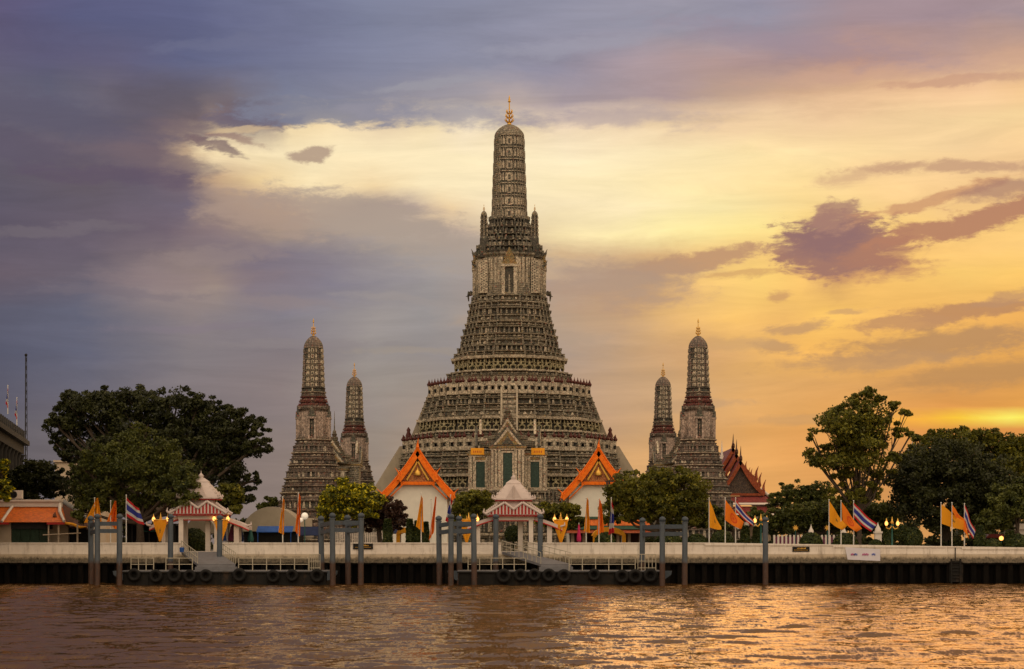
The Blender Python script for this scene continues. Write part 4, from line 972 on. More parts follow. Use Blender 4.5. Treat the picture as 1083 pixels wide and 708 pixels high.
# distant slim spires of the ordination precinct (white tips behind roofs)
for pxx, py, Dd, lb in ((763.5, 476, 345, 'slim white spire poking above the roof left of the red hall'),):
    m = MB(); m.lathe((X(pxx, Dd), Dd, G), [(1.6,0),(1.6,8),(1.1,11),(.7,Z(485,Dd)-G),(.2,Z(481,Dd)-G),(.02,Z(466,Dd)-G)], 10); tag(m.build('spire', 'white_clean', None, (X(pxx, Dd), Dd, G)), lb, 'spire')
m = MB(); Dd = 470; m.prism([(X(965,Dd), Z(484,Dd)), (X(976,Dd), Z(484,Dd)), (X(972,Dd), Z(478,Dd)), (X(967.5,Dd), Z(472,Dd))], Dd, Dd+8, 0); m.box(X(962,Dd), X(980,Dd), Dd-1, Dd+9, Z(500,Dd), Z(484,Dd), 0)
m.path([(X(967.5,Dd), Dd, Z(473,Dd)), (X(964.8,Dd), Dd, Z(470,Dd)), (X(965.2,Dd), Dd, Z(466,Dd))], [.25,.15,.03], 5)
tag(m.build('distant_roof', 'white_clean', None, (X(971, Dd), Dd, G)), 'pale distant temple gable peeping over the trees at the far right', 'building')
# ================================================================ GATEWAYS
def hiproof(m, cx, cy, hx, hy, z0, z1, tx, ty, ov=.0, mat=0):
    vs = [(cx-hx,cy-hy,z0),(cx+hx,cy-hy,z0),(cx+hx,cy+hy,z0),(cx-hx,cy+hy,z0),(cx-tx,cy-ty,z1),(cx+tx,cy-ty,z1),(cx+tx,cy+ty,z1),(cx-tx,cy+ty,z1)]
    m.add(vs, [(3,2,1,0),(4,5,6,7),(0,1,5,4),(1,2,6,5),(2,3,7,6),(3,0,4,7)], mat)
def gateway(root):
    """white two tiered river gate with red trim; local coordinates, half width about 3.5 m"""
    q = .1175
    H = lambda py: (573-py)*q+1.08           # height over the promenade of a row of the photo's central gate
    m = MB()
    for sx in (-1, 1):
        for sy in (-1, 1): m.box(sx*2.15-.27, sx*2.15+.27, sy*1.6-.27, sy*1.6+.27, 0, H(548))
        m.box(sx*2.15-.36, sx*2.15+.36, -1.96, -1.24, 0, .9)
    m.box(.55, 1.15, -.2, .3, 0, H(550)); m.box(-2.5, 2.5, -1.9, 1.9, H(549.5), H(545.6))
    m.build('frame', 'white_clean').parent = root
    m = MB(); m.box(-1.85, 1.85, -1.93, -1.6, H(550.6), H(549.6)); m.box(-3.3, 3.3, -2.5, 2.5, H(545.5), H(544)); m.box(-2.3, 2.3, -1.6, 1.6, H(529.3), H(528))
    m.build('red_trim', 'redpaint').parent = root
    m = MB(); hiproof(m, 0, 0, 3.45, 2.6, H(544)-.005, H(536), 1.8, 1.2, 0, 0); hiproof(m, 0, 0, 1.9, 1.3, H(536)-.05, H(529.2), 1.5, 1.1, 0, 0)
    # raised gablets in a zigzag over the front and back, with red stripes between white ribs
    for sy in (-1, 1):
        zig = lambda x: H(543.6)+(H(531.5)-H(543.6))*max(0, 1-abs(abs(x)-1.1)/(2.35 if abs(x) > 1.1 else 1.9))
        m.prism([(-3.4, H(543.7)), (3.4, H(543.7)), (1.1, H(532)), (0, zig(0)-.05), (-1.1, H(532))], sy*2.45-.12, sy*2.45+.12, 1)
        for pa, pb in ((-3.45, -1.1), (-1.1, 0), (0, 1.1), (1.1, 3.45)):
            m.path([(pa, sy*2.62, zig(pa)+.05), (pb, sy*2.62, zig(pb)+.05)], [.17,.17], 5, 0)
        for i in range(-7, 8):
            xx = i*.42; m.box(xx-.09, xx+.09, sy*2.6-.05, sy*2.6+.05, H(543.6), zig(xx), 0)
    m.build('lower_roof', ['tile_white', 'redpaint']).parent = root
    m = MB(); lv = [(H(528)-.003, 2.42), (H(526.5), 2.40), (H(521), 1.95), (H(515.5), 1.38), (H(511.5), .98), (H(510), .95), (H(507.5), .55), (H(506.5), .4)]
    sq = [(-1,-.72),(1,-.72),(1,.72),(-1,.72)]; m.loft((0,0), sq, lv, 0)
    m.prism([(-.95, H(526.5)), (.95, H(526.5)), (0, H(512.5))], -1.72, -1.2, 0)
    for sg in (-1, 1):
        for i in range(6):    # crest knobs along the hips
            t = i/6; zz = H(526)+(H(508)-H(526))*t; rr = 2.35+(.45-2.35)*min(1, t*1.15)
            for sy in (-1, 1): m.lathe((sg*rr, sy*rr*.72, zz), [(.12,0),(.17,.15),(.03,.35)], 6, 0)
        m.path([(sg*2.2,-1.7,H(527.5)), (sg*2.65,-1.9,H(526.5)), (sg*2.6,-1.9,H(522.5))], [.16,.13,.04], 5, 0)
        m.path([(sg*3.1,-2.45,H(544)), (sg*3.7,-2.7,H(541.5)), (sg*3.6,-2.7,H(537.5))], [.18,.15,.05], 5, 0)
        for i in range(7):
            t = i/6; m.lathe((sg*(3.3-1.2*t), -2.5+1.1*t, H(541.5)+(H(534)-H(541.5))*t), [(.12,0),(.16,.15),(.03,.35)], 6, 0)
    m.path([(0,-1.75,H(526)), (0,-1.8,H(513))], [.1,.1], 5, 0)
    m.lathe((0,0,H(507)), [(.34,0),(.28,.2),(.36,.35),(.16,.55),(.05,.7),(.03,.95)], 10, 0)
    m.build('upper_roof', ['tile_white']).parent = root
    for sx in (-1, 1):    # sloping side wings on their own posts
        m = MB()
        pts = [(sx*2.5, H(545.5)), (sx*3.7, H(548.5)), (sx*5.0, H(552.5)), (sx*6.0, H(556.5))]
        m.prism(pts+[(p[0], p[1]-.45) for p in pts[::-1]], -1.6, 1.6, 0)
        m.box(sx*4.45-.3, sx*4.45+.3, -1.2, -.6, 0, H(554), 1); m.box(sx*4.45-.3, sx*4.45+.3, .6, 1.2, 0, H(554), 1)
        m.path([(sx*5.8,-1.6,H(556)), (sx*6.3,-1.7,H(555)), (sx*6.3,-1.7,H(551.5))], [.15,.12,.03], 5, 0)
        m.build('side_wing', ['tile_white', 'white_clean']).parent = root
        m = MB(); m.path([(p[0], -1.62, p[1]-.5) for p in pts], [.09]*4, 5, 0); m.build('wing_trim', 'redpaint').parent = root
gt_ = thing('river_gate', 'small white gate pavilion with red striped roof at the centre of the river wall', 'gate pavilion', (0,0,0), 'white gate pavilions on the river wall')
gateway(gt_); GD = 253.2
gt_.location = (X(543.2, GD), GD, G)
dup(gt_, (X(212, GD+1), GD+1.5, G), 'white gate pavilion with red striped roof under the big tree at the left', .0, 1.03)
# ================================================================ PONTOONS, GANGWAYS, POSTS
def tire(p, r, root):
    m = MB(); m.torus(p, r*.72, r*.30, n=22, k=8); m.torus((p[0], p[1]+.02, p[2]), r*.42, r*.06, n=16, k=5); return m
tire0 = None
def pontoon(x0, x1, label, tires, rails, gates_):
    global tire0
    yF, yB = 239.5, 246.0; a, e = X(x0, yF), X(x1, yF); zt = Z(603.6, yF)
    root = thing('pontoon', label, 'pontoon', ((a+e)/2, (yF+yB)/2, 0), 'two steel landing pontoons')
    m = MB(); m.box(a, e, yF, yB, -.4, zt-.30); m.box(a-.15, e+.15, yF-.18, yB+.1, zt-.30, zt-.12)
    for i in range(int((e-a)/1.4)): m.box(a+i*1.4, a+i*1.4+.1, yF-.1, yF+.05, 0, zt-.32)
    m.build('hull', 'darksteel', root)
    m = MB(); m.box(a-.1, e+.1, yF-.1, yB, zt-.118, zt); m.build('deck', 'deck', root)
    for p in tires:
        r = .80*(.92+.16*random.random()); c = (X(p, yF)+random.uniform(-.1,.1), yF-.42, zt-.60+random.uniform(-.12,.10))
        m = tire(c, r, root); m.build('tyre', 'black', root)
    for (r0, r1, n, h) in rails:
        m = MB(); y_ = yF+.3; u, v_ = X(r0, yF), X(r1, yF)
        for i in range(n+1): q = u+(v_-u)*i/n; m.tube((q, y_, zt), (q, y_, zt+h), .055, n=6)
        for hh in (h, h*.5): m.tube((u, y_, zt+hh), (v_, y_, zt+hh), .05, n=6)
        m.build('railing', 'rail', root)
    for (r0, r1) in gates_:
        m = MB(); y_ = yF+.6; u, v_ = X(r0, yF), X(r1, yF)
        for i in range(6): q = u+(v_-u)*i/5; m.tube((q, y_, zt), (q, y_-.0, zt+1.9), .045, n=6)
        for hh in (.3, 1.1, 1.9): m.tube((u, y_, zt+hh), (v_, y_, zt+hh), .045, n=6)
        m.build('lattice_gate', 'rail', root)
    for sg, q in ((-1, a), (1, e)):    # corner brackets
        m = MB(); m.prism([(q+sg*.1, zt-.05), (q+sg*1.3, zt-.05), (q+sg*1.2, zt-.5), (q+sg*.3, zt-1.15), (q+sg*.1, zt-1.15)] if sg > 0 else [(q-1.3, zt-.05), (q-.1, zt-.05), (q-.1, zt-1.15), (q-.3, zt-1.15), (q-1.2, zt-.5)], yF-.1, yF+1.2)
        m.build('corner_bracket', 'postblue', root)
    return root, zt
pl, zdeck = pontoon(131, 345, 'dark steel landing pontoon hung with tyres before the left gate', (143,166,184,201,218,253,290,309,336), ((138,162,3,1.45),(175,203,2,1.45),(252,326,5,1.45)), ((327,338),))
pr, _ = pontoon(485, 699, 'dark steel landing pontoon hung with tyres before the central gate', (533,549.5,565,580,596,628,657,672,687), ((495,556,5,1.45),(602,672,5,1.45)), ((675,694),))
def gangway(xt0, xt1, xb0, xb1, label):
    yT, yB = WY-.3, 242.0; zT = G-.05; zB = zdeck+.75
    root = thing('gangway', label, 'gangway', (X((xb0+xb1)/2, yB), yB, zdeck), 'two sloping gangways')
    A = [Vector((X(xt0, yT), yT, zT)), Vector((X(xt1, yT), yT, zT)), Vector((X(xb1, yB), yB, zB)), Vector((X(xb0, yB), yB, zB))]
    m = MB(); dn = Vector((0,0,-.28)); vs = A+[p+dn for p in A]
    m.add(vs, [(3,2,1,0),(4,5,6,7),(0,1,5,4),(1,2,6,5),(2,3,7,6),(3,0,4,7)]); 
    m.build('deck', 'deck', root)
    m = MB(); m.box(A[3].x-.2, A[2].x+.2, yB-.8, yB+.4, zdeck+.01, zdeck+.42); m.tube((A[3].x, yB-.6, zB-.3), (A[2].x, yB-.6, zB-.3), .1); m.build('landing_step', 'deck', root)
    for sg, (p, q) in enumerate(((A[0], A[3]), (A[1], A[2]))):
        m = MB(); n = 9
        for i in range(n+1):
            t = p.lerp(q, i/n); m.tube(t, t+Vector((0,0,1.35)), .04, n=5)
        for h in (1.35, .75): m.tube(p+Vector((0,0,h)), q+Vector((0,0,h)), .045, n=6)
        m.build('handrail', 'rail', root)
gangway(192, 230, 209, 249, 'grey gangway sloping from the left gate down to its pontoon')
gangway(531, 553, 572, 604, 'grey gangway sloping from the central gate down to its pontoon')
def post(m, x_, y_, top, r=.33):
    lx = rt_.uniform(-.13,.13); m.tube((x_+lx, y_+lx, -2), (x_, y_, top), r*1.04, r*.98, 12); m.tube((x_, y_, top), (x_, y_, top+.12), r*1.15, r*1.15, 12)
    for zz in (.9, 2.6): m.tube((x_+lx*(1-zz/top), y_+lx*(1-zz/top), zz), (x_+lx*(1-zz/top), y_+lx*(1-zz/top), zz+.1), r*1.1, r*1.1, 12)
def cap(x_, y_, top, r=.33):
    m = MB(); m.lathe((x_, y_, top+.12), [(r*.6,0),(r*1.15,.12),(r*1.2,.35),(r*.8,.5),(r*.3,.6)], 10); return m
def mooring(posts, beams, label, cat='mooring posts'):
    x0, y0 = X(posts[0][0], posts[0][2]), posts[0][2]
    root = thing('mooring_gantry' if beams else 'mooring_post', label, cat, (x0, y0, 0), 'blue grey mooring posts in the river')
    for (p, t, D) in posts:
        m = MB(); zt = Z(t+4, D); post(m, X(p, D), D, zt); q = m.build('post', 'post', root); cap(X(p, D), D, zt).build('cap', 'postblue', q)
    for (i, j) in beams:
        a, b_ = posts[i], posts[j]
        for dz in (-.9, -1.75):
            pa = Vector((X(a[0], a[2]), a[2], Z(a[1], a[2])+dz)); pb = Vector((X(b_[0], b_[2]), b_[2], Z(b_[1], b_[2])+dz)); d = (pb-pa).normalized(); sd = Vector((-d.y, d.x, 0))*.16
            m = MB(); up_ = Vector((0,0,.24)); vs = [pa-sd-up_, pb-sd-up_, pb+sd-up_, pa+sd-up_, pa-sd+up_, pb-sd+up_, pb+sd+up_, pa+sd+up_]
            m.add(vs, [(3,2,1,0),(4,5,6,7),(0,1,5,4),(1,2,6,5),(2,3,7,6),(3,0,4,7)]); m.build('crossbeam', 'postblue', root)
mooring([(96,548,243),(103,546,238.2),(126.5,546,238.0)], [(0,1),(1,2)], 'mooring frame of three posts at the left end of the left pontoon')
mooring([(339.5,548,244.5),(351.5,545,238.2),(367.5,547,244.5),(382,545,238.2)], [(0,1),(1,3),(2,3)], 'mooring frame of four posts at the right end of the left pontoon')
mooring([(464,548,240.5),(477,546,238.0),(485.5,548,244.0),(501,546,238.2)], [(0,1),(1,3),(2,3)], 'mooring frame of four posts at the left end of the central pontoon')
mooring([(679.5,550,243),(700.5,549,238.2),(724.5,549,238.2)], [(0,1),(1,2)], 'mooring frame of three posts at the right end of the central pontoon')
mooring([(180.5,546,246.8)], [], 'single mooring post left of the left gangway', 'mooring post')
mooring([(232.5,547,246.8)], [], 'single mooring post right of the left gangway, under a lit lamp', 'mooring post')
mooring([(524.5,546,246.8)], [], 'single mooring post left of the central gangway', 'mooring post')
mooring([(571.5,546,246.8)], [], 'single mooring post right of the central gangway', 'mooring post')
mooring([(809.5,549,244)], [], 'lone tall mooring post standing in front of the river wall at the right', 'mooring post')
# ================================================================ LAMPS, BANNERS, FLAGS
def street_lamp(p1, p2, yb, D, label):
    cx = X((p1+p2)/2, D); zb = Z(yb, D); root = thing('street_lamp', label, 'street lamp', (cx, D, G), 'lit twin lamps along the river wall')
    m = MB(); m.lathe((cx, D, G), [(.25,0),(.25,.5),(.12,.7),(.09,zb-G-.4),(.14,zb-G-.3),(.08,zb-G+.1)], 10); m.build('post', 'teal', root)
    m = MB(); m.lathe((cx, D, zb-.1), [(.1,0),(.2,.2),(.1,.4),(.03,.9)], 8)
    for p in (p1, p2):
        x_ = X(p, D); m.path([(cx, D, zb-.35), ((cx+x_)/2, D, zb-.75), (x_, D, zb-.6), (x_, D, zb-.35)], [.07,.07,.06,.06], 6); m.lathe((x_, D, zb-.42), [(.06,0),(.2,.12)], 8)
    m.build('arm', 'gold', root)
    for p in (p1, p2):
        x_ = X(p, D); m = MB(); m.lathe((x_, D, zb-.3), [(.10,0),(.20,.15),(.21,.32),(.12,.5),(.03,.62)], 10); g_ = m.build('lamp_globe', 'glow', root)
        m = MB(); m.lathe((x_, D, zb+.25), [(.13,0),(.09,.1),(.02,.38)], 8); m.build('lamp_cap', 'gold', g_)
def pennant(cxp, hw, y0, y1, D, label, lift=.06):
    root = thing('pennant_banner', label, 'banner', (X(cxp, D), D, Z(y1, D)), 'yellow pennant banners hung by the lamps'); m = MB()
    m.uv = []; k = 10
    for j in range(k+1):
        v_ = j/k; ww = hw*(1-.10*v_/.3) if v_ < .3 else hw*.9*(1-(v_-.3)/.7*.82)
        for i in range(9):
            u = i/8; m.v.append((X(cxp+(2*u-1)*ww, D), D+.10*math.sin(u*9+v_*3), Z(y0+(y1-y0)*v_, D))); m.uv.append((u, 1-v_))
    for j in range(k):
        for i in range(8): a = j*9+i; m.f.append((a, a+1, a+10, a+9)); m.m.append(0); m.smooth.append(True)
    m.build('cloth', 'royal', root)
    m = MB(); m.tube((X(cxp-hw-.6, D), D, Z(y0, D)), (X(cxp+hw+.6, D), D, Z(y0, D)), .06); m.tube((X(cxp, D), D+.05, Z(y0, D)), (X(cxp, D), D+.05, Z(y0-4, D)), .05); m.build('rod', 'gold', root)
LD = 252.5
for p1, p2, yb, lb in ((162.5,177.5,549,'lit twin lamp beneath the big tree, left of the left gate'), (226.5,241,548.5,'lit twin lamp at the right side of the left gate'),
                       (486.5,505,549,'lit twin lamp with one globe behind the mooring posts, left of the central gate'), (586.5,599.5,549,'lit twin lamp right of the central gate'),
                       (798.5,811,550.5,'lit twin lamp behind the lone mooring post'), (937.5,949.5,553.5,'lit twin lamp among clipped bushes between the two right flag groups')):
    street_lamp(p1, p2, yb, LD, lb)
pennant(169.3, 7, 550, 573, 251.6, 'yellow pennant banner below the lamp under the big tree')
pennant(234, 7, 550, 573, 251.6, 'yellow pennant banner half behind a mooring post at the left gate')
pennant(493.5, 7.5, 549.5, 574, 251.6, 'yellow pennant banner between the mooring posts left of the central gate')
pennant(593.2, 7.5, 550, 574, 251.6, 'yellow pennant banner hanging right of the central gate')
def flag(pole, ptop, pbot, TL, BL, TR, BR, kind, label, D=251.2, folds=2.5, amp=.22):
    nm = {'thai': 'national_flag', 'royal': 'yellow_flag', 'wheel': 'orange_flag'}[kind]
    root = thing(nm, label, 'flag', (X(pole, D), D, Z(pbot, D)), 'flags on poles along the river wall')
    m = MB(); m.tube((X(pole, D), D, Z(pbot, D)), (X(pole, D), D, Z(ptop, D)), .075, .05, 8); m.ball((X(pole, D), D, Z(ptop, D)), .09, 5); m.build('pole', 'polewhite', root)
    m = MB(); m.uv = []; nu, nv = 22, 12
    for j in range(nv+1):
        v_ = j/nv
        for i in range(nu+1):
            u = i/nu
            xx = (1-v_)*((1-u)*TL[0]+u*TR[0])+v_*((1-u)*BL[0]+u*BR[0]); yy = (1-v_)*((1-u)*TL[1]+u*TR[1])+v_*((1-u)*BL[1]+u*BR[1])
            wob = math.sin(u*folds*6.28+v_*1.5)
            xx += .5*wob*u*(1-.3*v_)*.9; yy += .8*math.sin(u*folds*6.28+1+v_)*u*.6+(1.6*math.sin(math.pi*u))*(.6 if abs(TR[0]-TL[0]) > 6 else 0)
            m.v.append((X(xx, D), D-.08-amp*wob*min(1, u*3+.1), Z(yy, D))); m.uv.append((u, 1-v_))
    for j in range(nv):
        for i in range(nu): a = j*(nu+1)+i; m.f.append((a, a+1, a+nu+2, a+nu+1)); m.m.append(0); m.smooth.append(True)
    m.build('cloth', kind, root)
FL = [
 (100,527,574,(102.5,527),(89,553),(104,527),(108,553),'royal','yellow flag hanging in a tent shape, leftmost on the river wall',3),
 (117,530,574,(121.5,530),(113,552),(123,530),(124.5,562),'wheel','plain orange flag hanging between the leftmost yellow flag and a national flag',2.5),
 (133.5,524,574,(134,526),(134,546),(147,538),(153,556),'thai','striped national flag hanging loosely in front of the big tree',1.5),
 (299,526,574,(299.5,527),(294.5,563),(301,529),(300.5,566),'royal','limp narrow yellow flag in front of the beige marquee',2.5),
 (315.5,522,574,(316.5,522),(312,562),(318,526),(317.5,568),'wheel','limp narrow orange flag right of the beige marquee',2.5),
 (445.5,522,574,(445.5,524),(440,557),(447,527),(448.5,564),'royal','limp narrow yellow flag before the left orange gabled hall',2.5),
 (456,528,574,(460.5,525),(453.5,572),(461.5,526),(459.5,562),'wheel','limp narrow orange flag before the left orange gabled hall',2.5),
 (476.5,524,574,(477,525),(471,551),(478,530),(475.5,554),'thai','limp national flag just right of the left orange gabled hall',2.2),
 (620,527,574,(621,526),(617.5,562),(622,529),(624.5,564),'royal','limp narrow yellow flag before the right orange gabled hall',2.5),
 (633.5,528,574,(634,527),(631,566),(636,533),(639.5,562),'wheel','limp narrow orange flag before the yellow tent',2.5),
 (646.5,527,574,(647,529),(643.5,566),(648,534),(649.5,563),'thai','limp national flag beside the yellow tent',2.2),
 (750,527,575,(750.3,529),(750.3,558),(762,557),(763,560),'royal','yellow flag sagging to the right, left of the lone mooring post',1.2),
 (767,527,575,(767.3,529),(766.5,550),(786,552),(784,560),'wheel','orange wheel flag sagging to the right, middle of its group by the red roofed hall',1.3),
 (778,527,575,(778.3,529),(778.3,541),(797,551),(796,557),'thai','striped national flag streaming down right in front of the red roofed hall',1.3),
 (876.8,529,577,(877,530),(877,552),(895,556),(892,561),'royal','yellow flag flying right, first of the three above the white vinyl notice',1.3),
 (889.5,530,577,(890,531),(891,551),(911,559),(906,563),'wheel','orange wheel flag flying right, second of the three above the white vinyl notice',1.3),
 (902.8,530,577,(903,532),(903,547),(927,554),(921,563),'thai','striped national flag flying right, third of the three above the white vinyl notice',1.3),
 (995.3,532,579,(995.6,533.5),(995.6,554),(1020,552),(1023,561),'royal','large yellow flag flying right, first of the rightmost three flags',1.4),
 (1006.8,532,579,(1007,534),(1007,541),(1019,549),(1025,571),'wheel','orange flag mostly hidden behind the large yellow flag at the far right',1.3),
 (1020,533,579,(1020.3,534),(1020.3,553),(1031,561),(1029,571),'thai','drooping striped national flag, rightmost flag on the river wall',1.3)]
for i, f in enumerate(FL): flag(*f[:9], D=251.2+(.5 if i % 3 == 1 else 0), folds=f[9])
# ================================================================ SMALLER THINGS ON THE PROMENADE
def folded_umbrella(pxx, y0, y1, hw, D, mat, label):
    cx = X(pxx, D); z1, z0 = Z(y0, D), Z(y1, D); root = thing('folded_umbrella', label, 'umbrella', (cx, D, G), 'folded market umbrellas')
    m = MB(); h = z1-z0; r = hw*D/F; m.lathe((cx, D, z0), [(r*.9,0),(r,h*.2),(r*.6,h*.55),(r*.45,h*.8),(.03,h)], 16, 0, 8, .12); m.build('canopy', mat, root)
    m = MB(); m.tube((cx, D, G), (cx, D, z1+.1), .05); m.build('pole', 'polewhite', root)
folded_umbrella(245.5, 555, 573, 4, 256, 'mauve', 'folded pinkish umbrella right of the left gate')
folded_umbrella(254.5, 556, 573, 3.2, 257, 'navy', 'folded dark umbrella between the pinkish and green folded umbrellas')
folded_umbrella(265, 557, 573, 3, 257, 'teal', 'folded green umbrella in front of the beige marquee')
folded_umbrella(612.3, 554, 573, 2.3, 256, 'pink', 'folded bright pink umbrella left of the yellow tent')
folded_umbrella(560.5, 556, 574, 2, 252.6, 'navy', 'folded navy umbrella in the opening of the central gate')
def tent(x0, x1, yt, ye, D, mat, label, legs=True, dep=5, arch=True, cat='tent'):
    root = thing('canopy_tent', label, cat, (X((x0+x1)/2, D), D, G)); a, e = X(x0, D), X(x1, D); zt, ze = Z(yt, D), Z(ye, D); m = MB(); n = 14
    top = []
    for i in range(n+1):
        t = i/n; top.append((a+(e-a)*t, ze+(zt-ze)*((math.sin(math.pi*t))**(.55 if arch else 1))))
    m.prism((top+[(e, ze-.3), (a, ze-.3)]) if not legs else top+[(p[0], max(ze-.1, p[1]-.7)) for p in top[::-1]], D, D+dep)
    m.build('canopy', mat, root)
    if legs:
        m = MB()
        for q in (a+.3, e-.3):
            for yy in (D+.2, D+dep-.2): m.tube((q, yy, G), (q, yy, ze), .1)
        m.build('legs', 'polewhite', root)
        m = MB(); m.box(a, a+.5, D+.05, D+.15, ze-1.2, ze+.05); m.box(e-.5, e, D+.05, D+.15, ze-1.2, ze+.05); m.build('valance', mat, root)
    return root
tent(256, 318, 536, 560, 292, 'beige', 'large beige barrel roofed marquee right of the left gate', False, 22, cat='marquee')
m = MB(); m.box(X(258, 293), X(316, 293), 293, 312, G, Z(559, 293)); tag(m.build('infill', 'black_and_shade', None, (X(287, 293), 293, G)), 'solid dark infill under the beige marquee roof', 'infill')  # one solid dark box below the canopy
tent(196, 228, 546, 562, 292, 'beige', 'beige marquee seen through the opening of the left gate', False, 20, cat='marquee')
tent(627, 662, 557.5, 566, 264, 'yellowc', 'yellow canopy tent beside a clipped bush, right of centre')
tent(419, 434, 558, 565, 266, 'yellowc', 'small yellow canopy tent between clipped columns at the left hall')
def awning(x0, x1, y0, y1, D, mat, label, slope=1.8):
    m = MB(); a, e = X(x0, D), X(x1, D); m.prism([(D, Z(y1, D)), (D+slope, Z(y0, D)), (D+slope, Z(y0, D)-.1), (D, Z(y1, D)-.1)], a, e, 0, 'x')
    for q in (a+.2, e-.2): m.tube((q, D+.1, G), (q, D+.1, Z(y1, D)), .06)
    tag(m.build('awning', mat, None, ((a+e)/2, D, G)), label, 'awning')
awning(271, 309, 556.5, 562.5, 276, 'blue', 'blue awning below the beige marquee')
awning(313, 338, 557, 566, 274, 'navy', 'dark blue awning left of the yellow green tree')
awning(412, 424, 557, 564, 270, 'navy', 'dark blue awning behind the small yellow tent')
awning(150, 168, 557, 562, 262, 'teal', 'green awning in the shade of the big tree')
# stall shade under the big tree
D = 262; o = thing('food_stall', 'dim open stall with a flat roof in the shade under the big tree', 'stall', (X(160, D), D, G))
m = MB(); m.box(X(128, D), X(186, D), D, D+8, Z(556, D), Z(554, D)); m.build('roof', 'black_and_shade', o)
m = MB()
for q in range(130, 187, 9): m.box(X(q, D), X(q+1, D), D, D+.2, G, Z(556, D))
m.build('posts', 'concrete', o); m = MB(); m.box(X(128, D), X(186, D), D+4, D+4.2, G, Z(556, D)); m.build('back_wall', 'black_and_shade', o)
# low stalls along x 340..410
D = 272
o = thing('picket_fence', 'white picket fence glimpsed between trees behind the second mooring frame', 'fence', (X(385, D), D, G), 'white picket fences in the temple garden')
m = MB()
for q in range(352, 415, 2): m.box(X(q, D), X(q+1.1, D), D, D+.1, G, Z(563, D))
m.build('pickets', 'white_clean', o); m = MB(); m.box(X(352, D), X(415, D), D+.1, D+.2, G+.6, G+.8); m.build('rails', 'white_clean', o)
o = thing('picket_fence', 'mauve and white picket fence behind clipped bushes at the right', 'fence', (X(840, D), D, G), 'white picket fences in the temple garden')
m = MB(); m2 = MB()
for i, q in enumerate(np.arange(818, 905, 4.2)):
    m.box(X(q, D), X(q+2, D), D, D+.25, G, Z(566, D)); m2.box(X(q+2, D)+.02, X(q+4.2, D)-.02, D+.05, D+.15, G, Z(568, D))
m.build('pickets', 'white_clean', o); m2.build('dark_panels', 'mauve', o)
def pillar(pxx, yt, hw, D, label):
    cx = X(pxx, D); r = hw*D/F; z = Z(yt, D); m = MB(); m.box(cx-r, cx+r, D-r, D+r, G, z-1.4); m.box(cx-r*1.25, cx+r*1.25, D-r*1.25, D+r*1.25, z-1.4, z-1.15); m.lathe((cx, D, z-1.15), [(r,0),(r*.9,.35),(r*.4,.7),(r*.15,1.0),(.02,1.2)], 10)
    tag(m.build('gate_pillar', 'white_clean', None, (cx, D, G)), label, 'pillar', 'white spired pillars in the temple garden')
pillar(857.8, 555, 3, 268, 'white spired pillar above a domed bush, right of the lone mooring post'); pillar(928.5, 553, 3.4, 266, 'white spired pillar right of the three flags with the notice')
pillar(892.5, 556, 3, 268, 'white spired pillar partly behind the orange wheel flag'); pillar(787, 556, 2, 262, 'thin white spired pillar left of the lone mooring post')
for pxx, lb in ((841.3,'gilt star ornament on a post left of the white spired pillar'), (875,'gilt star ornament on a post left of the yellow flag')):
    D = 262; m = MB(); cx = X(pxx, D); cz = Z(558.5, D); n = 16; poly = [(cx+(.42 if i % 2 else .2)*math.cos(i*2*math.pi/n), cz+(.42 if i % 2 else .2)*math.sin(i*2*math.pi/n)) for i in range(n)]
    m.prism(poly, D-.08, D+.08, 0); m.tube((cx, D, G), (cx, D, cz-.2), .06, mat=1); tag(m.build('star_ornament', ['gold', 'teal'], None, (cx, D, G)), lb, 'ornament', 'gilt star ornaments')
m = MB(); c = P(322.3, 546, 258); m.ball(c, .45, 8, 0); m.ball(c+Vector((-.5,0,-.5)), .3, 6, 0); m.tube((c.x, c.y, G), (c.x, c.y, c.z-.4), .06, mat=1); tag(m.build('globe_lamp', ['globe', 'teal'], None, (c.x, c.y, G)), 'white globe lamp post left of the yellow green tree', 'lamp')
m = MB(); c = P(1059, 569.5, 262); m.ball(c, .3, 6, 0); m.tube((c.x, c.y, G), (c.x, c.y, c.z-.2), .06, mat=1); tag(m.build('garden_lamp', ['glow', 'teal'], None, (c.x, c.y, G)), 'small lit garden lamp between domed bushes at the far right', 'lamp')
D = 275; m = MB(); m.prism([(X(1070,D),Z(560,D)),(X(1090,D),Z(560,D)),(X(1088,D),Z(554,D)),(X(1074,D),Z(554,D))], D, D+5); m.box(X(1071,D), X(1089,D), D+.3, D+4.7, G, Z(560,D)); tag(m.build('kiosk', 'white_clean', None, (X(1080,D),D,G)), 'small white kiosk at the right edge among bushes', 'kiosk')
D = 275; m = MB(); m.box(X(1044,D), X(1062,D), D, D+3, G, Z(569,D), 0); m.prism([(X(1042,D),Z(569,D)),(X(1064,D),Z(569,D)),(X(1060,D),Z(565,D)),(X(1046,D),Z(565,D))], D-.4, D+3.4, 1); tag(m.build('spirit_house', ['tile_brown', 'tile_red'], None, (X(1053,D),D,G)), 'low red roofed hut behind domed bushes at the far right', 'hut')
D = 262; o = thing('portrait_board', 'standing board with a pale blue figure picture beside the left gate', 'board', (X(237.5, D-6), D-6, G)); m = MB(); D = 256
m.box(X(234,D), X(241,D), D, D+.1, Z(574,D), Z(555,D)); m.build('board', 'signw', o); m = MB(); m.ball((X(237.5,D), D-.04, Z(559,D)), .2, 5, 0); m.prism([(X(235.5,D),Z(572,D)),(X(239.5,D),Z(572,D)),(X(238.5,D),Z(561,D)),(X(236.5,D),Z(561,D))], D-.06, D-.02, 0); m.build('picture', 'blue', o)
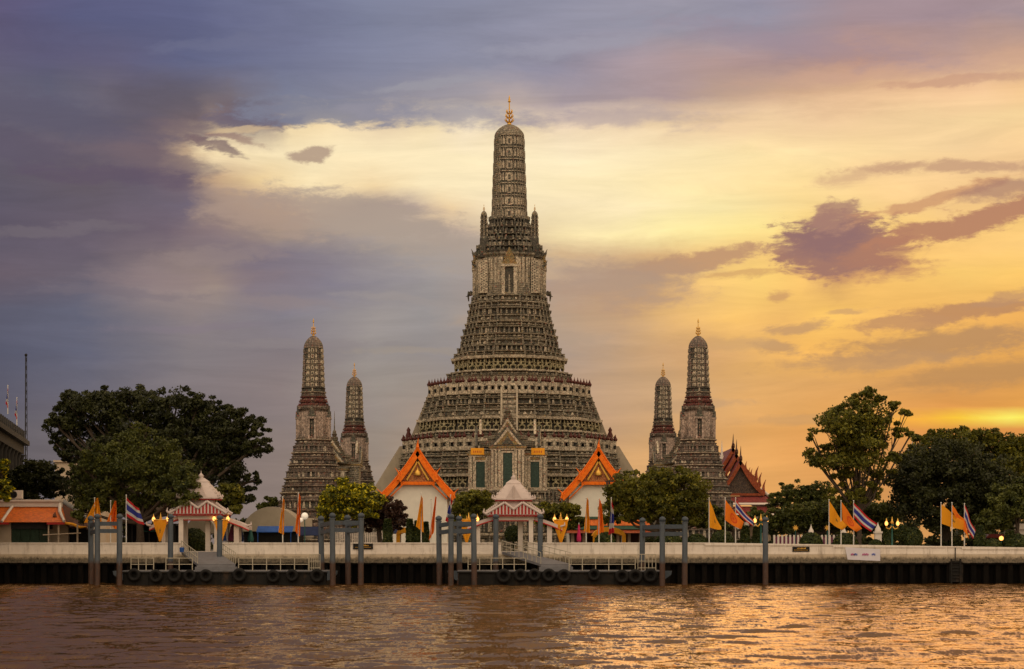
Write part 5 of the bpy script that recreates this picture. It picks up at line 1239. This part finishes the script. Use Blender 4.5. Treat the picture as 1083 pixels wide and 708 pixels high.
m = MB(); c = P(192.3, 580.5, 248.5); m.lathe((c.x, c.y, 3.9), [(.25,0),(.3,.5),(.22,.6)], 10); tag(m.build('bucket', 'blue', None, (c.x, c.y, 3.9)), 'bright blue bucket at the top of the left gangway', 'bucket')
# ---------------------------------------------------------------- orange roofed house at left
D = 262; zz = lambda py: Z(py, D); xx = lambda p: X(p, D)
o = thing('orange_roofed_house', 'low white house with bright orange tiled roof at the left edge of the promenade', 'house', (xx(32), D, G))
m = MB(); m.box(xx(-30), xx(9.5), D+1, D+9, G, zz(553)); m.box(xx(9.5), xx(66), D+3.2, D+9, G, zz(553), 0); m.build('walls', ['farwall'], o)
m = MB(); m.prism([(D-.2, zz(552.5)), (D+4, zz(535.5)), (D+5, zz(535.5)), (D+9.5, zz(552.5))], xx(-30), xx(56), 0, 'x')
m.add([(xx(56),D-.2,zz(552.5)), (xx(67.5),D-.2,zz(552.5)), (xx(56),D+4,zz(535.5)), (xx(67.5),D+9.5,zz(552.5)), (xx(56),D+9.5,zz(552.5)), (xx(56),D+5,zz(535.5))], [(0,1,2),(1,3,5,2),(3,4,5)], 0)
m.build('roof', 'tile_orange', o)
m = MB(); m.box(xx(-30), xx(56.5), D+3.7, D+5.3, zz(535.6), zz(530)); m.box(xx(-30), xx(57), D+3.5, D+5.5, zz(530), zz(527.8)); m.path([(xx(56), D+3.9, zz(533)), (xx(60), D+1.8, zz(541)), (xx(68.5), D-.4, zz(551.5))], [.24,.24,.2], 6); m.path([(xx(5.5), D+3.8, zz(535)), (xx(2.5), D-.4, zz(552))], [.2,.2], 6); m.build('ridge', 'white_clean', o)
m = MB(); m.box(xx(-30), xx(9.8), D-.35, D+.1, zz(555), zz(552.6)); m.build('fascia', 'redpaint', o); m = MB(); m.box(xx(50), xx(68.5), D-.35, D+.1, zz(555), zz(552.6)); m.build('fascia', 'redpaint', o)
for i in range(4): m = MB(); m.box(xx(10+i*9.8), xx(19.4+i*9.8), D+1.2, D+1.3, G, zz(559.5)); m.build('glass_panel', 'glassgreen', o)
m = MB(); m.box(xx(10), xx(50), D+.9, D+3.1, zz(559.4), zz(553.2)); m.build('shade_panel', 'concrete', o)
m = MB()
for q in (50.5, 61, 81): m.box(xx(q), xx(q+1.5), D, D+.2, G, zz(555))
m.tube((xx(46), D-.3, zz(566)), (xx(86), D-.3, zz(564)), .07); m.build('posts', 'farwall', o)
D2 = 264; o2 = thing('brown_roof_shelter', 'shelter with swept brown roof and orange upturned eave beside the orange roofed house', 'shelter', (X(76, D2), D2, G))
pts = [(57,531),(66,536.5),(75,543),(84,549.5),(93,557.5)]
m = MB(); vs = []; 
for p, q in pts: vs += [(X(p,D2), D2+5, Z(q,D2)), (X(p+.5,D2), D2-1, Z(min(q+14,556.5+(p-57)*.05),D2))]
m.add(vs, [(2*i, 2*i+1, 2*i+3, 2*i+2) for i in range(4)], 0); vs2 = [(a, b_, c_-.2) for a, b_, c_ in vs]; m.add(vs2, [(2*i, 2*i+2, 2*i+3, 2*i+1) for i in range(4)], 0)
m.build('roof', 'tile_brown', o2)
m = MB(); m.path([(X(p,D2), D2+5, Z(q-1,D2)) for p, q in pts], [.45,.4,.3,.25,.15], 6); m.build('ridge', 'greywall', o2)
m = MB(); m.path([(X(68,D2), D2-1, Z(553.5,D2)), (X(78,D2), D2-1, Z(554.5,D2)), (X(86,D2), D2-1, Z(558,D2)), (X(93,D2), D2-1, Z(557.5,D2))], [.18,.2,.2,.08], 6); m.build('eave', 'yellowc', o2)
m = MB(); m.box(X(69,D2), X(95,D2), D2+2, D2+2.2, G, Z(557,D2)); m.build('back_wall', 'black_and_shade', o2)
D = 265.5; ac = thing('air_conditioner', 'white air conditioning unit on the ridge of the orange roofed house', 'air conditioner', (X(16, D), D, Z(527.7, D)))
m = MB(); m.box(X(9,D), X(23,D), D, D+.8, Z(527.6,D), Z(518.7,D)); m.build('case', 'white_clean', ac)
m = MB(); m.torus((X(14.5,D), D-.03, Z(523.3,D)), .42, .05, n=24, k=6); m.lathe((0,0,0), [(.38,0),(.38,.03)], 20); 
for i in range(len(m.v)-20*4, len(m.v)): pass
m.build('fan_guard', 'concrete', ac)
m = MB()
for i in range(8): a = i*math.pi/4; m.tube((X(14.5,D), D-.05, Z(523.3,D)), (X(14.5,D)+.4*math.cos(a), D-.05, Z(523.3,D)+.4*math.sin(a)), .03)
m.prism([(X(14.5,D)+.4*math.cos(i*math.pi/8), Z(523.3,D)+.4*math.sin(i*math.pi/8)) for i in range(16)], D-.02, D-.001); m.build('fan', 'black_and_shade', ac)
# ---------------------------------------------------------------- dark colonnaded building at far left
A = Vector((X(0,270)-.7, 270-4, 0)); B_ = Vector((X(22.5,322), 322, 0)); A = A-(B_-A)*.7
o = thing('colonnaded_building', 'dark grey classical building with tall columns and balustrade at the left edge', 'building', (B_.x, B_.y, G))
d = (B_-A); ln = d.length; t = d/ln; n_out = Vector((t.y, -t.x, 0)); zt = Z(432, 268); ang = math.atan2(t.y, t.x)
def fb(m, s0, s1, o0, o1, z0, z1):     # box along the facade
    vs = []
    for z_ in (z0, z1):
        for s_, q in ((s0, o0), (s1, o0), (s1, o1), (s0, o1)): p = A+t*s_+n_out*q; vs.append((p.x, p.y, z_))
    m.add(vs, [(0,1,2,3),(7,6,5,4),(0,4,5,1),(1,5,6,2),(2,6,7,3),(3,7,4,0)])
m = MB(); fb(m, 0, ln, -20, -1.6, G, zt-3); m.build('walls', 'concrete', o)
m = MB(); fb(m, 0, ln+.6, -20, .4, zt-3.6, zt-2.2); fb(m, 0, ln+1.4, -20, 1.2, zt-2.2, zt-1.5); fb(m, 0, ln+1.0, -20, .8, zt-1.5, zt-1.2); fb(m, 0, ln, -20, .3, G, G+2); m.build('cornice', 'concrete', o)
m = MB(); nb = int(ln/3.1)
for i in range(nb+1): fb(m, ln*i/nb-.4, ln*i/nb+.4, -.2, .5, zt-1.2, zt+.15)
fb(m, 0, ln, -.1, .2, zt-1.2, zt-.5); m.build('balustrade', 'concrete', o)
nc = 16
for i in range(nc+1):
    p = A+t*(ln*(i+.35)/nc)-n_out*.5 
    m = MB(); m.lathe((p.x, p.y, G+2), [(1.0,0),(.8,.5),(.72,1),(.62,zt-3.6-G-2-.9),(.95,zt-3.6-G-2)], 12); m.build('column', 'concrete', o)
    q = A+t*(ln*(i+.85)/nc)
    m = MB(); fb(m, (q-A).dot(t)-.8, (q-A).dot(t)+.8, -1.6, -1.5, G+3, zt-6); m.build('window', 'black_and_shade', o)
for (p_, ytop, ybot, h, lb) in ((7.5, 408, 434, 22, 'narrow national flag on the roof of the dark colonnaded building, left one'), (17, 421, 446, 14, 'narrow national flag on the roof of the dark colonnaded building, right one')):
    Dd = 285 if p_ < 10 else 305
    flag(p_+.8, ytop, ybot+4, (p_+1, ytop+2), (p_-1.4, ybot-7), (p_+1.4, ytop+5), (p_+1, ybot-2), 'thai', lb, D=Dd, folds=1)
o = thing('radio_mast', 'thin steel radio mast rising behind the dark colonnaded building', 'mast', (X(27.5,330), 330, G)); m = MB()
cx = X(27.5, 330); zt = Z(377, 330)
for a in range(3):
    for i in range(24):
        aa = a*2.094; z0 = G+(zt-G)*i/24; z1 = G+(zt-G)*(i+1)/24; r0 = .3*(1-i/40); p0 = (cx+r0*math.cos(aa), 330+r0*math.sin(aa), z0); p1 = (cx+r0*math.cos(aa), 330+r0*math.sin(aa), z1)
        m.tube(p0, p1, .05, n=4); m.tube(p0, (cx+r0*math.cos(aa+2.094), 330+r0*math.sin(aa+2.094), z1), .03, n=4)
m.build('lattice', 'concrete', o); m = MB(); m.ball((cx, 330, zt+.2), .25, 5); m.build('beacon', 'black_and_shade', o)
m = MB(); D = 345; m.box(X(58,D), X(112,D), D, D+14, G, Z(489,D)); m.box(X(57,D), X(113,D), D-.4, D+14.4, Z(489,D), Z(487,D)); tag(m.build('apartment_block', 'farwall', None, (X(85,D),D,G)), 'plain cream block glimpsed through the leaves of the big tree', 'building')
m = MB(); D = 300; m.box(X(262,D), X(330,D), D, D+1, G, Z(548,D)); tag(m.build('precinct_wall', 'beige', None, (X(296,D),D,G)), 'low tan precinct wall at the foot of the left corner tower', 'wall')
# ================================================================ TREES
def leafcloud(blobs, D, n, size, seed, shell=.55, hang=0, dep=None, lob=75):
    """blobs: (px,py,rx,ry) crown masses; returns leaf quads grouped in twigs-sized clumps"""
    r = np.random.default_rng(seed); k = D/F; cs = []; ws = np.array([(b[2]*b[3])**1.0 for b in blobs]); ws = ws/ws.sum()
    vs = []
    for bi, bl in enumerate(blobs):
        nb = int(n*ws[bi]); rx, rz_ = bl[2]*k, bl[3]*k; ry = (min(rx, rz_)*1.0+max(rx, rz_)*.2) if dep is None else dep*min(1, rx/3)
        c = np.array([(bl[0]-CX)*k, D+(bl[4] if len(bl) > 4 else 0), CH+(HY-bl[1])*k])
        ncl = max(7, nb//lob)
        d = r.normal(size=(ncl, 3)); d /= np.linalg.norm(d, axis=1)[:, None]
        rad = (1-shell*r.random(ncl)**1.7)*(1+.13*r.normal(size=ncl)); cl = d*rad[:, None]*np.array([rx, ry, rz_])+c
        cr = (.5+.75*r.random(ncl))*np.clip(min(rx, rz_)*.36, .45, 1.35)
        ii = r.integers(0, ncl, nb); dd = r.normal(size=(nb, 3)); dd /= np.linalg.norm(dd, axis=1)[:, None]
        pos = cl[ii]+dd*(cr[ii]*(r.random(nb)**.36))[:, None]*np.array([1.15, 1.15, .72]); pos[:, 2] -= hang*r.random(nb)
        vs.append(pos)
    pos = np.concatenate(vs); m = len(pos)
    nrm = r.normal(size=(m, 3))+np.array([0, -.2, .7]); nrm /= np.linalg.norm(nrm, axis=1)[:, None]
    a = r.normal(size=(m, 3)); a -= (a*nrm).sum(1)[:, None]*nrm; a /= np.linalg.norm(a, axis=1)[:, None]; b_ = np.cross(nrm, a)
    L_ = size*(.6+.8*r.random(m))[:, None]; W_ = L_*.55
    q = np.stack([pos-a*L_, pos-b_*W_+nrm*L_*.1, pos+a*L_, pos+b_*W_+nrm*L_*.1], 1).reshape(-1, 3)
    return q, pos
def tree(blobs, D, n, size, mat, seed, label, name='tree', cat='tree', trunk=None, group='trees in the temple garden', shell=.55, tr=.35, hang=0, lob=75):
    q, pos = leafcloud(blobs, D, n, size, seed, shell, hang, lob=lob)
    k = D/F; tx = trunk if trunk is not None else sum(b[0]*b[2] for b in blobs)/sum(b[2] for b in blobs); base = Vector((X(tx, D), D, G))
    root = thing(name, label, cat, base, group)
    f = np.arange(len(q)).reshape(-1, 4); me = fastmesh('crown', (q-np.array(base)).astype(np.float32), f, [MT[mat]])
    o = bpy.data.objects.new('crown', me); C.objects.link(o); o.parent = root
    m = MB(); zmin = min(CH+(HY-b[1]-b[3]*.5)*k for b in blobs); zs = max(G+1.2, min(zmin, G+6)); rnd = random.Random(seed)
    fork = Vector((base.x+rnd.uniform(-.3,.3), D, G+(zs-G)*.8)); m.path([base, (base+fork)/2+Vector((rnd.uniform(-.2,.2),0,0)), fork], [tr*1.25,tr,tr*.85], 10)
    for b in blobs[:26]:
        c = Vector((X(b[0], D), D+(b[4] if len(b) > 4 else 0), Z(b[1], D))); mid = fork.lerp(c, .5)+Vector((rnd.uniform(-.6,.6), rnd.uniform(-.5,.5), -.4)); m.path([fork, mid, c], [tr*.6,tr*.4,tr*.2], 7)
        for i in range(5):
            e = c+Vector((rnd.uniform(-1,1)*b[2]*k*.8, rnd.uniform(-1,1)*b[2]*k*.5, rnd.uniform(-.3,1)*b[3]*k*.8)); m.path([mid.lerp(c, rnd.uniform(.2,1)), e], [tr*.25,tr*.06], 5)
    m.build('trunk', 'bark', root); return root
tree([(92,432,34,22,5),(66,424,18,12,5),(140,425,32,19,6),(112,418,20,12,6),(180,430,34,20,5),(205,424,15,12,4),(228,436,22,14,4),(250,440,20,12,3),(265,452,18,11,3),(272,470,14,12,2),(252,472,16,12,3),(215,462,34,22,4),(66,450,22,16,5),(50,446,12,10,4),(52,468,12,10,4),(70,478,14,14,4),(120,470,44,36,6),(175,475,44,36,6),(236,498,20,22,4),(98,512,38,26,6),(250,525,14,12,4),(262,508,11,9,4),(236,474,24,16,3),(214,492,24,18,3),(240,456,22,14,3)], 276, 95000, .235, 'leaf_dark', 11, 'huge dark spreading tree towering over the left gate', trunk=165, tr=.6)
tree([(140,488,30,26,1),(112,505,22,18,1),(92,520,16,12,1),(165,508,28,22,0),(146,458,16,11,1),(128,466,15,11,1),(106,480,19,15,1),(88,494,13,11,1),(172,478,16,14,1),(188,492,14,13,0),(196,506,15,16,-2.5),(204,520,12,14,-4),(190,530,18,11,-4),(84,540,12,12,1),(150,532,34,13,1),(120,530,26,13,1),(80,510,9,8,1)], 257, 56000, .17, 'leaf_mid', 12, 'mid green tree in front of the huge dark tree', trunk=148, tr=.5, hang=.3)
tree([(38,500,22,14),(30,515,24,14),(55,512,14,14),(15,510,14,16)], 290, 16000, .22, 'leaf_dark', 13, 'small dark tree above the orange roofed house', trunk=38)
tree([(2,500,10,16),(0,515,12,12)], 256.5, 2200, .28, 'leaf_bright', 14, 'yellow green tree cut by the left edge of the photo', trunk=-4)
tree([(240,523,15,13),(248,533,12,12),(228,530,10,10)], 272, 5000, .28, 'leaf_olive', 15, 'olive green tree right of the roof of the left gate', trunk=240)
tree([(285,531,9,6),(292,536,8,5),(279,537,7,5)], 320, 2500, .28, 'leaf_mid', 16, 'small distant tree above the marquee', trunk=286)
tree([(365,524,24,13),(352,535,16,12),(385,528,20,13),(372,540,28,12),(345,545,10,8)], 260, 24000, .19, 'leaf_bright', 17, 'bright yellow green bushy tree behind the second mooring frame', trunk=367, group='trees in the temple garden')
tree([(404,540,20,14),(415,548,14,14),(398,552,18,10),(420,538,8,8)], 263, 14000, .18, 'leaf_red', 18, 'dark purplish tree left of the left orange gabled hall', trunk=402)
tree([(492,532,14,12),(508,530,14,12),(500,543,22,12),(488,548,10,8)], 264, 16000, .18, 'leaf_olive', 19, 'olive green tree left of the central gate', trunk=500)
tree([(576,540,14,9),(592,543,16,10),(604,538,10,7),(585,552,18,8),(610,552,8,8)], 262, 14000, .18, 'leaf_olive', 20, 'olive green tree right of the central gate', trunk=590)
tree([(668,520,26,18),(700,508,24,14),(725,515,22,18),(650,532,14,12),(690,532,40,18),(735,535,18,16),(660,545,22,10),(710,548,32,10),(745,552,12,10)], 259, 48000, .19, 'leaf_olive', 21, 'broad olive green tree before the right corner towers', trunk=696, tr=.4)
tree([(770,553,20,8),(800,548,16,9),(757,545,10,10)], 300, 5000, .28, 'leaf_mid', 22, 'low green tree in front of the red roofed hall', trunk=775)
tree([(840,520,20,10),(828,530,16,10),(855,528,16,12),(870,520,12,12)], 312, 11000, .19, 'leaf_mid', 23, 'thin crowned tree right of the red roofed hall', trunk=842, shell=.8)
tree([(835,548,26,14),(865,545,28,16),(895,545,24,18),(925,548,26,16),(812,555,14,10)], 285, 32000, .22, 'leaf_mid', 24, 'row like bushy green tree behind the picket fence', trunk=870)
tree([(905,450,44,26),(900,480,42,24),(915,416,10,6),(900,425,11,7),(930,424,11,7),(885,434,10,7),(912,437,14,8),(946,431,9,7),(958,436,7,5),(935,446,13,8),(893,450,14,8),(878,456,9,6),(916,458,15,8),(950,456,11,6),(963,459,5,4),(872,472,11,6),(900,470,16,8),(930,470,16,8),(859,463,4,4),(855,478,5,4),(862,486,7,5),(884,486,15,7),(912,486,18,8),(942,484,13,8),(895,502,22,9),(930,504,20,10),(905,522,28,14),(880,440,7,5)], 270, 34000, .22, 'leaf_olive', 25, 'tall airy tree with ragged crown and sky showing through', trunk=908, tr=.3, shell=.9, lob=95)
tree([(985,472,24,16),(1015,466,26,14),(1045,470,26,14),(1075,480,24,18),(1100,480,20,20),(970,490,20,18),(1060,500,34,24)], 300, 40000, .24, 'leaf_olive', 26, 'broad olive tree behind the dark tree at the far right', trunk=1030, tr=.6)
tree([(1000,495,38,26,-2),(965,510,26,24,-2),(1030,510,36,26,-3),(990,535,46,22,-3),(1050,535,34,20,-2)], 278, 50000, .23, 'leaf_dark', 27, 'dense dark round tree behind the rightmost flags', trunk=1000, tr=.6)
tree([(1070,535,24,18),(1085,520,16,18),(1050,552,20,12)], 268, 16000, .22, 'leaf_mid', 28, 'green tree cut by the right edge of the photo', trunk=1078)
def topiary(pxx, yt, hw, label, D=257, col=False, mat='leaf_topiary', yb=None):
    yb_ = 582 if yb is None else yb; k = D/F; c = Vector((X(pxx, D), D, 0)); ztop = Z(yt, D); r = hw*k; h = ztop-G; base = Vector((c.x, c.y, G))
    rr = np.random.default_rng(int(pxx)); n = 2600 if not col else 2200
    th = rr.random(n)*6.283; u = rr.random(n); 
    if col: zz_ = G+h*u; rad = r*(1-.45*u**4)*(.9+.12*rr.random(n)); pos = np.stack([c.x+rad*np.cos(th), c.y+rad*np.sin(th), zz_], 1)
    else:
        zc_ = max(G, ztop-r*1.05) if h > r else G; ph = np.arccos(1-u*(1.0 if zc_ == G else 1.75)); hh = ztop-zc_; s = .93+.09*rr.random(n)
        pos = np.stack([c.x+r*s*np.sin(ph)*np.cos(th), c.y+r*s*np.sin(ph)*np.sin(th), zc_+hh*s*np.cos(ph)], 1)
    nr = pos-np.array([c.x, c.y, G+h*.4]); nr /= np.linalg.norm(nr, axis=1)[:, None]; nr += .5*rr.normal(size=nr.shape); nr /= np.linalg.norm(nr, axis=1)[:, None]
    a = rr.normal(size=(n, 3)); a -= (a*nr).sum(1)[:, None]*nr; a /= np.linalg.norm(a, axis=1)[:, None]; b_ = np.cross(nr, a); L_ = .15*(.6+.8*rr.random(n))[:, None]
    q = np.stack([pos-a*L_, pos-b_*L_*.6, pos+a*L_, pos+b_*L_*.6], 1).reshape(-1, 3)
    root = thing('clipped_bush', label, 'bush', base, 'clipped garden bushes'); me = fastmesh('foliage', (q-np.array(base)).astype(np.float32), np.arange(len(q)).reshape(-1, 4), [MT[mat]])
    o = bpy.data.objects.new('foliage', me); C.objects.link(o); o.parent = root
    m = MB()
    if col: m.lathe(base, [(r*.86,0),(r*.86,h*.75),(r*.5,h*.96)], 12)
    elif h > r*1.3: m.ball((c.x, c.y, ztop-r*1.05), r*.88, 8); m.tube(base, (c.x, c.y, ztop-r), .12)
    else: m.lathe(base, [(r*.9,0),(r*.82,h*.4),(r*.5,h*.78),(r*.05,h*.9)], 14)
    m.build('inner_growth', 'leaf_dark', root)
for a in ((410,549,5,'clipped column bush left of the left orange gabled hall',1), (433.5,549,4.2,'clipped column bush right of the small yellow tent',1), (441,551,3.6,'clipped column bush behind the limp yellow flag of the left hall',1),
          (450,552,4,'clipped column bush behind the limp orange flag of the left hall',1), (788,556,5,'clipped column bush right of the national flag by the red hall',1), (800,557,4,'clipped column bush behind the lone mooring post',1),
          (640,563,11,'domed bush under the yellow tent',0), (707,563,17,'wide domed bush behind the right mooring frame',0), (737,565,12,'domed bush right of the right mooring frame',0), (763.5,561,12.5,'domed bush behind the sagging yellow flag',0),
          (858,563.5,12.5,'domed bush below the white spired pillar',0), (894,564,14,'domed bush behind the orange wheel flag pole',0), (926,571,8,'low domed bush below the white pillar by the notice',0),
          (953,555,9,'upper ball of clipped foliage by the rightmost lamp',0), (965,558,11,'large ball bush right of the rightmost lamp',0), (1050,570,10.5,'domed bush below the small garden lamp',0), (1077,565,12,'domed bush cut by the right edge',0),
          (940,558,6,'clipped column bush left of the rightmost lamp',1), (1036,556,6,'clipped column bush right of the rightmost flags',1), (1068,561,6,'clipped column bush beside the white kiosk',1), (205,559,14,'dark bush seen through the opening of the left gate',0), (543,556,9,'small bush seen through the central gate',0)):
    topiary(a[0], a[1], a[2], a[3], col=bool(a[4]), D=262 if a[0] in (205, 543) else 257)
# far wooded horizon, one mass nobody can count
r_ = np.random.default_rng(5); bl = [(q, 572-r_.random()*9, 26, 14+r_.random()*8) for q in range(-60, 1160, 24)]
q, pos = leafcloud(bl, 430, 42000, .55, 99, dep=6); me = fastmesh('far_wood', q.astype(np.float32), np.arange(len(q)).reshape(-1, 4), [MT['leaf_dark']]); o = bpy.data.objects.new('far_wood', me); C.objects.link(o); tag(o, kind='stuff', label='distant dark line of trees behind the temple grounds', cat='woodland')
q, pos = leafcloud([(p, 575, 14, 6) for p in list(range(690, 900, 16))+list(range(940, 1100, 16))], 274, 16000, .25, 98, dep=2); me = fastmesh('hedge', q.astype(np.float32), np.arange(len(q)).reshape(-1, 4), [MT['leaf_dark']]); o = bpy.data.objects.new('hedge', me); C.objects.link(o); tag(o, kind='stuff', label='dark low hedge behind the domed bushes at the right', cat='hedge')

D = 266; m = MB(); m.tube((X(644.4,D), D, G), (X(644.4,D), D, Z(508,D)), .16, .12, 8); m.box(X(640,D), X(649,D), D-.1, D+.1, Z(510,D), Z(508.5,D)); m.box(X(641,D), X(643,D), D-.25, D-.1, Z(513,D), Z(510,D)); tag(m.build('utility_pole', 'concrete', None, (X(644.4,D), D, G)), 'thin dark pole with a crossbar in front of the right orange gabled hall', 'pole')
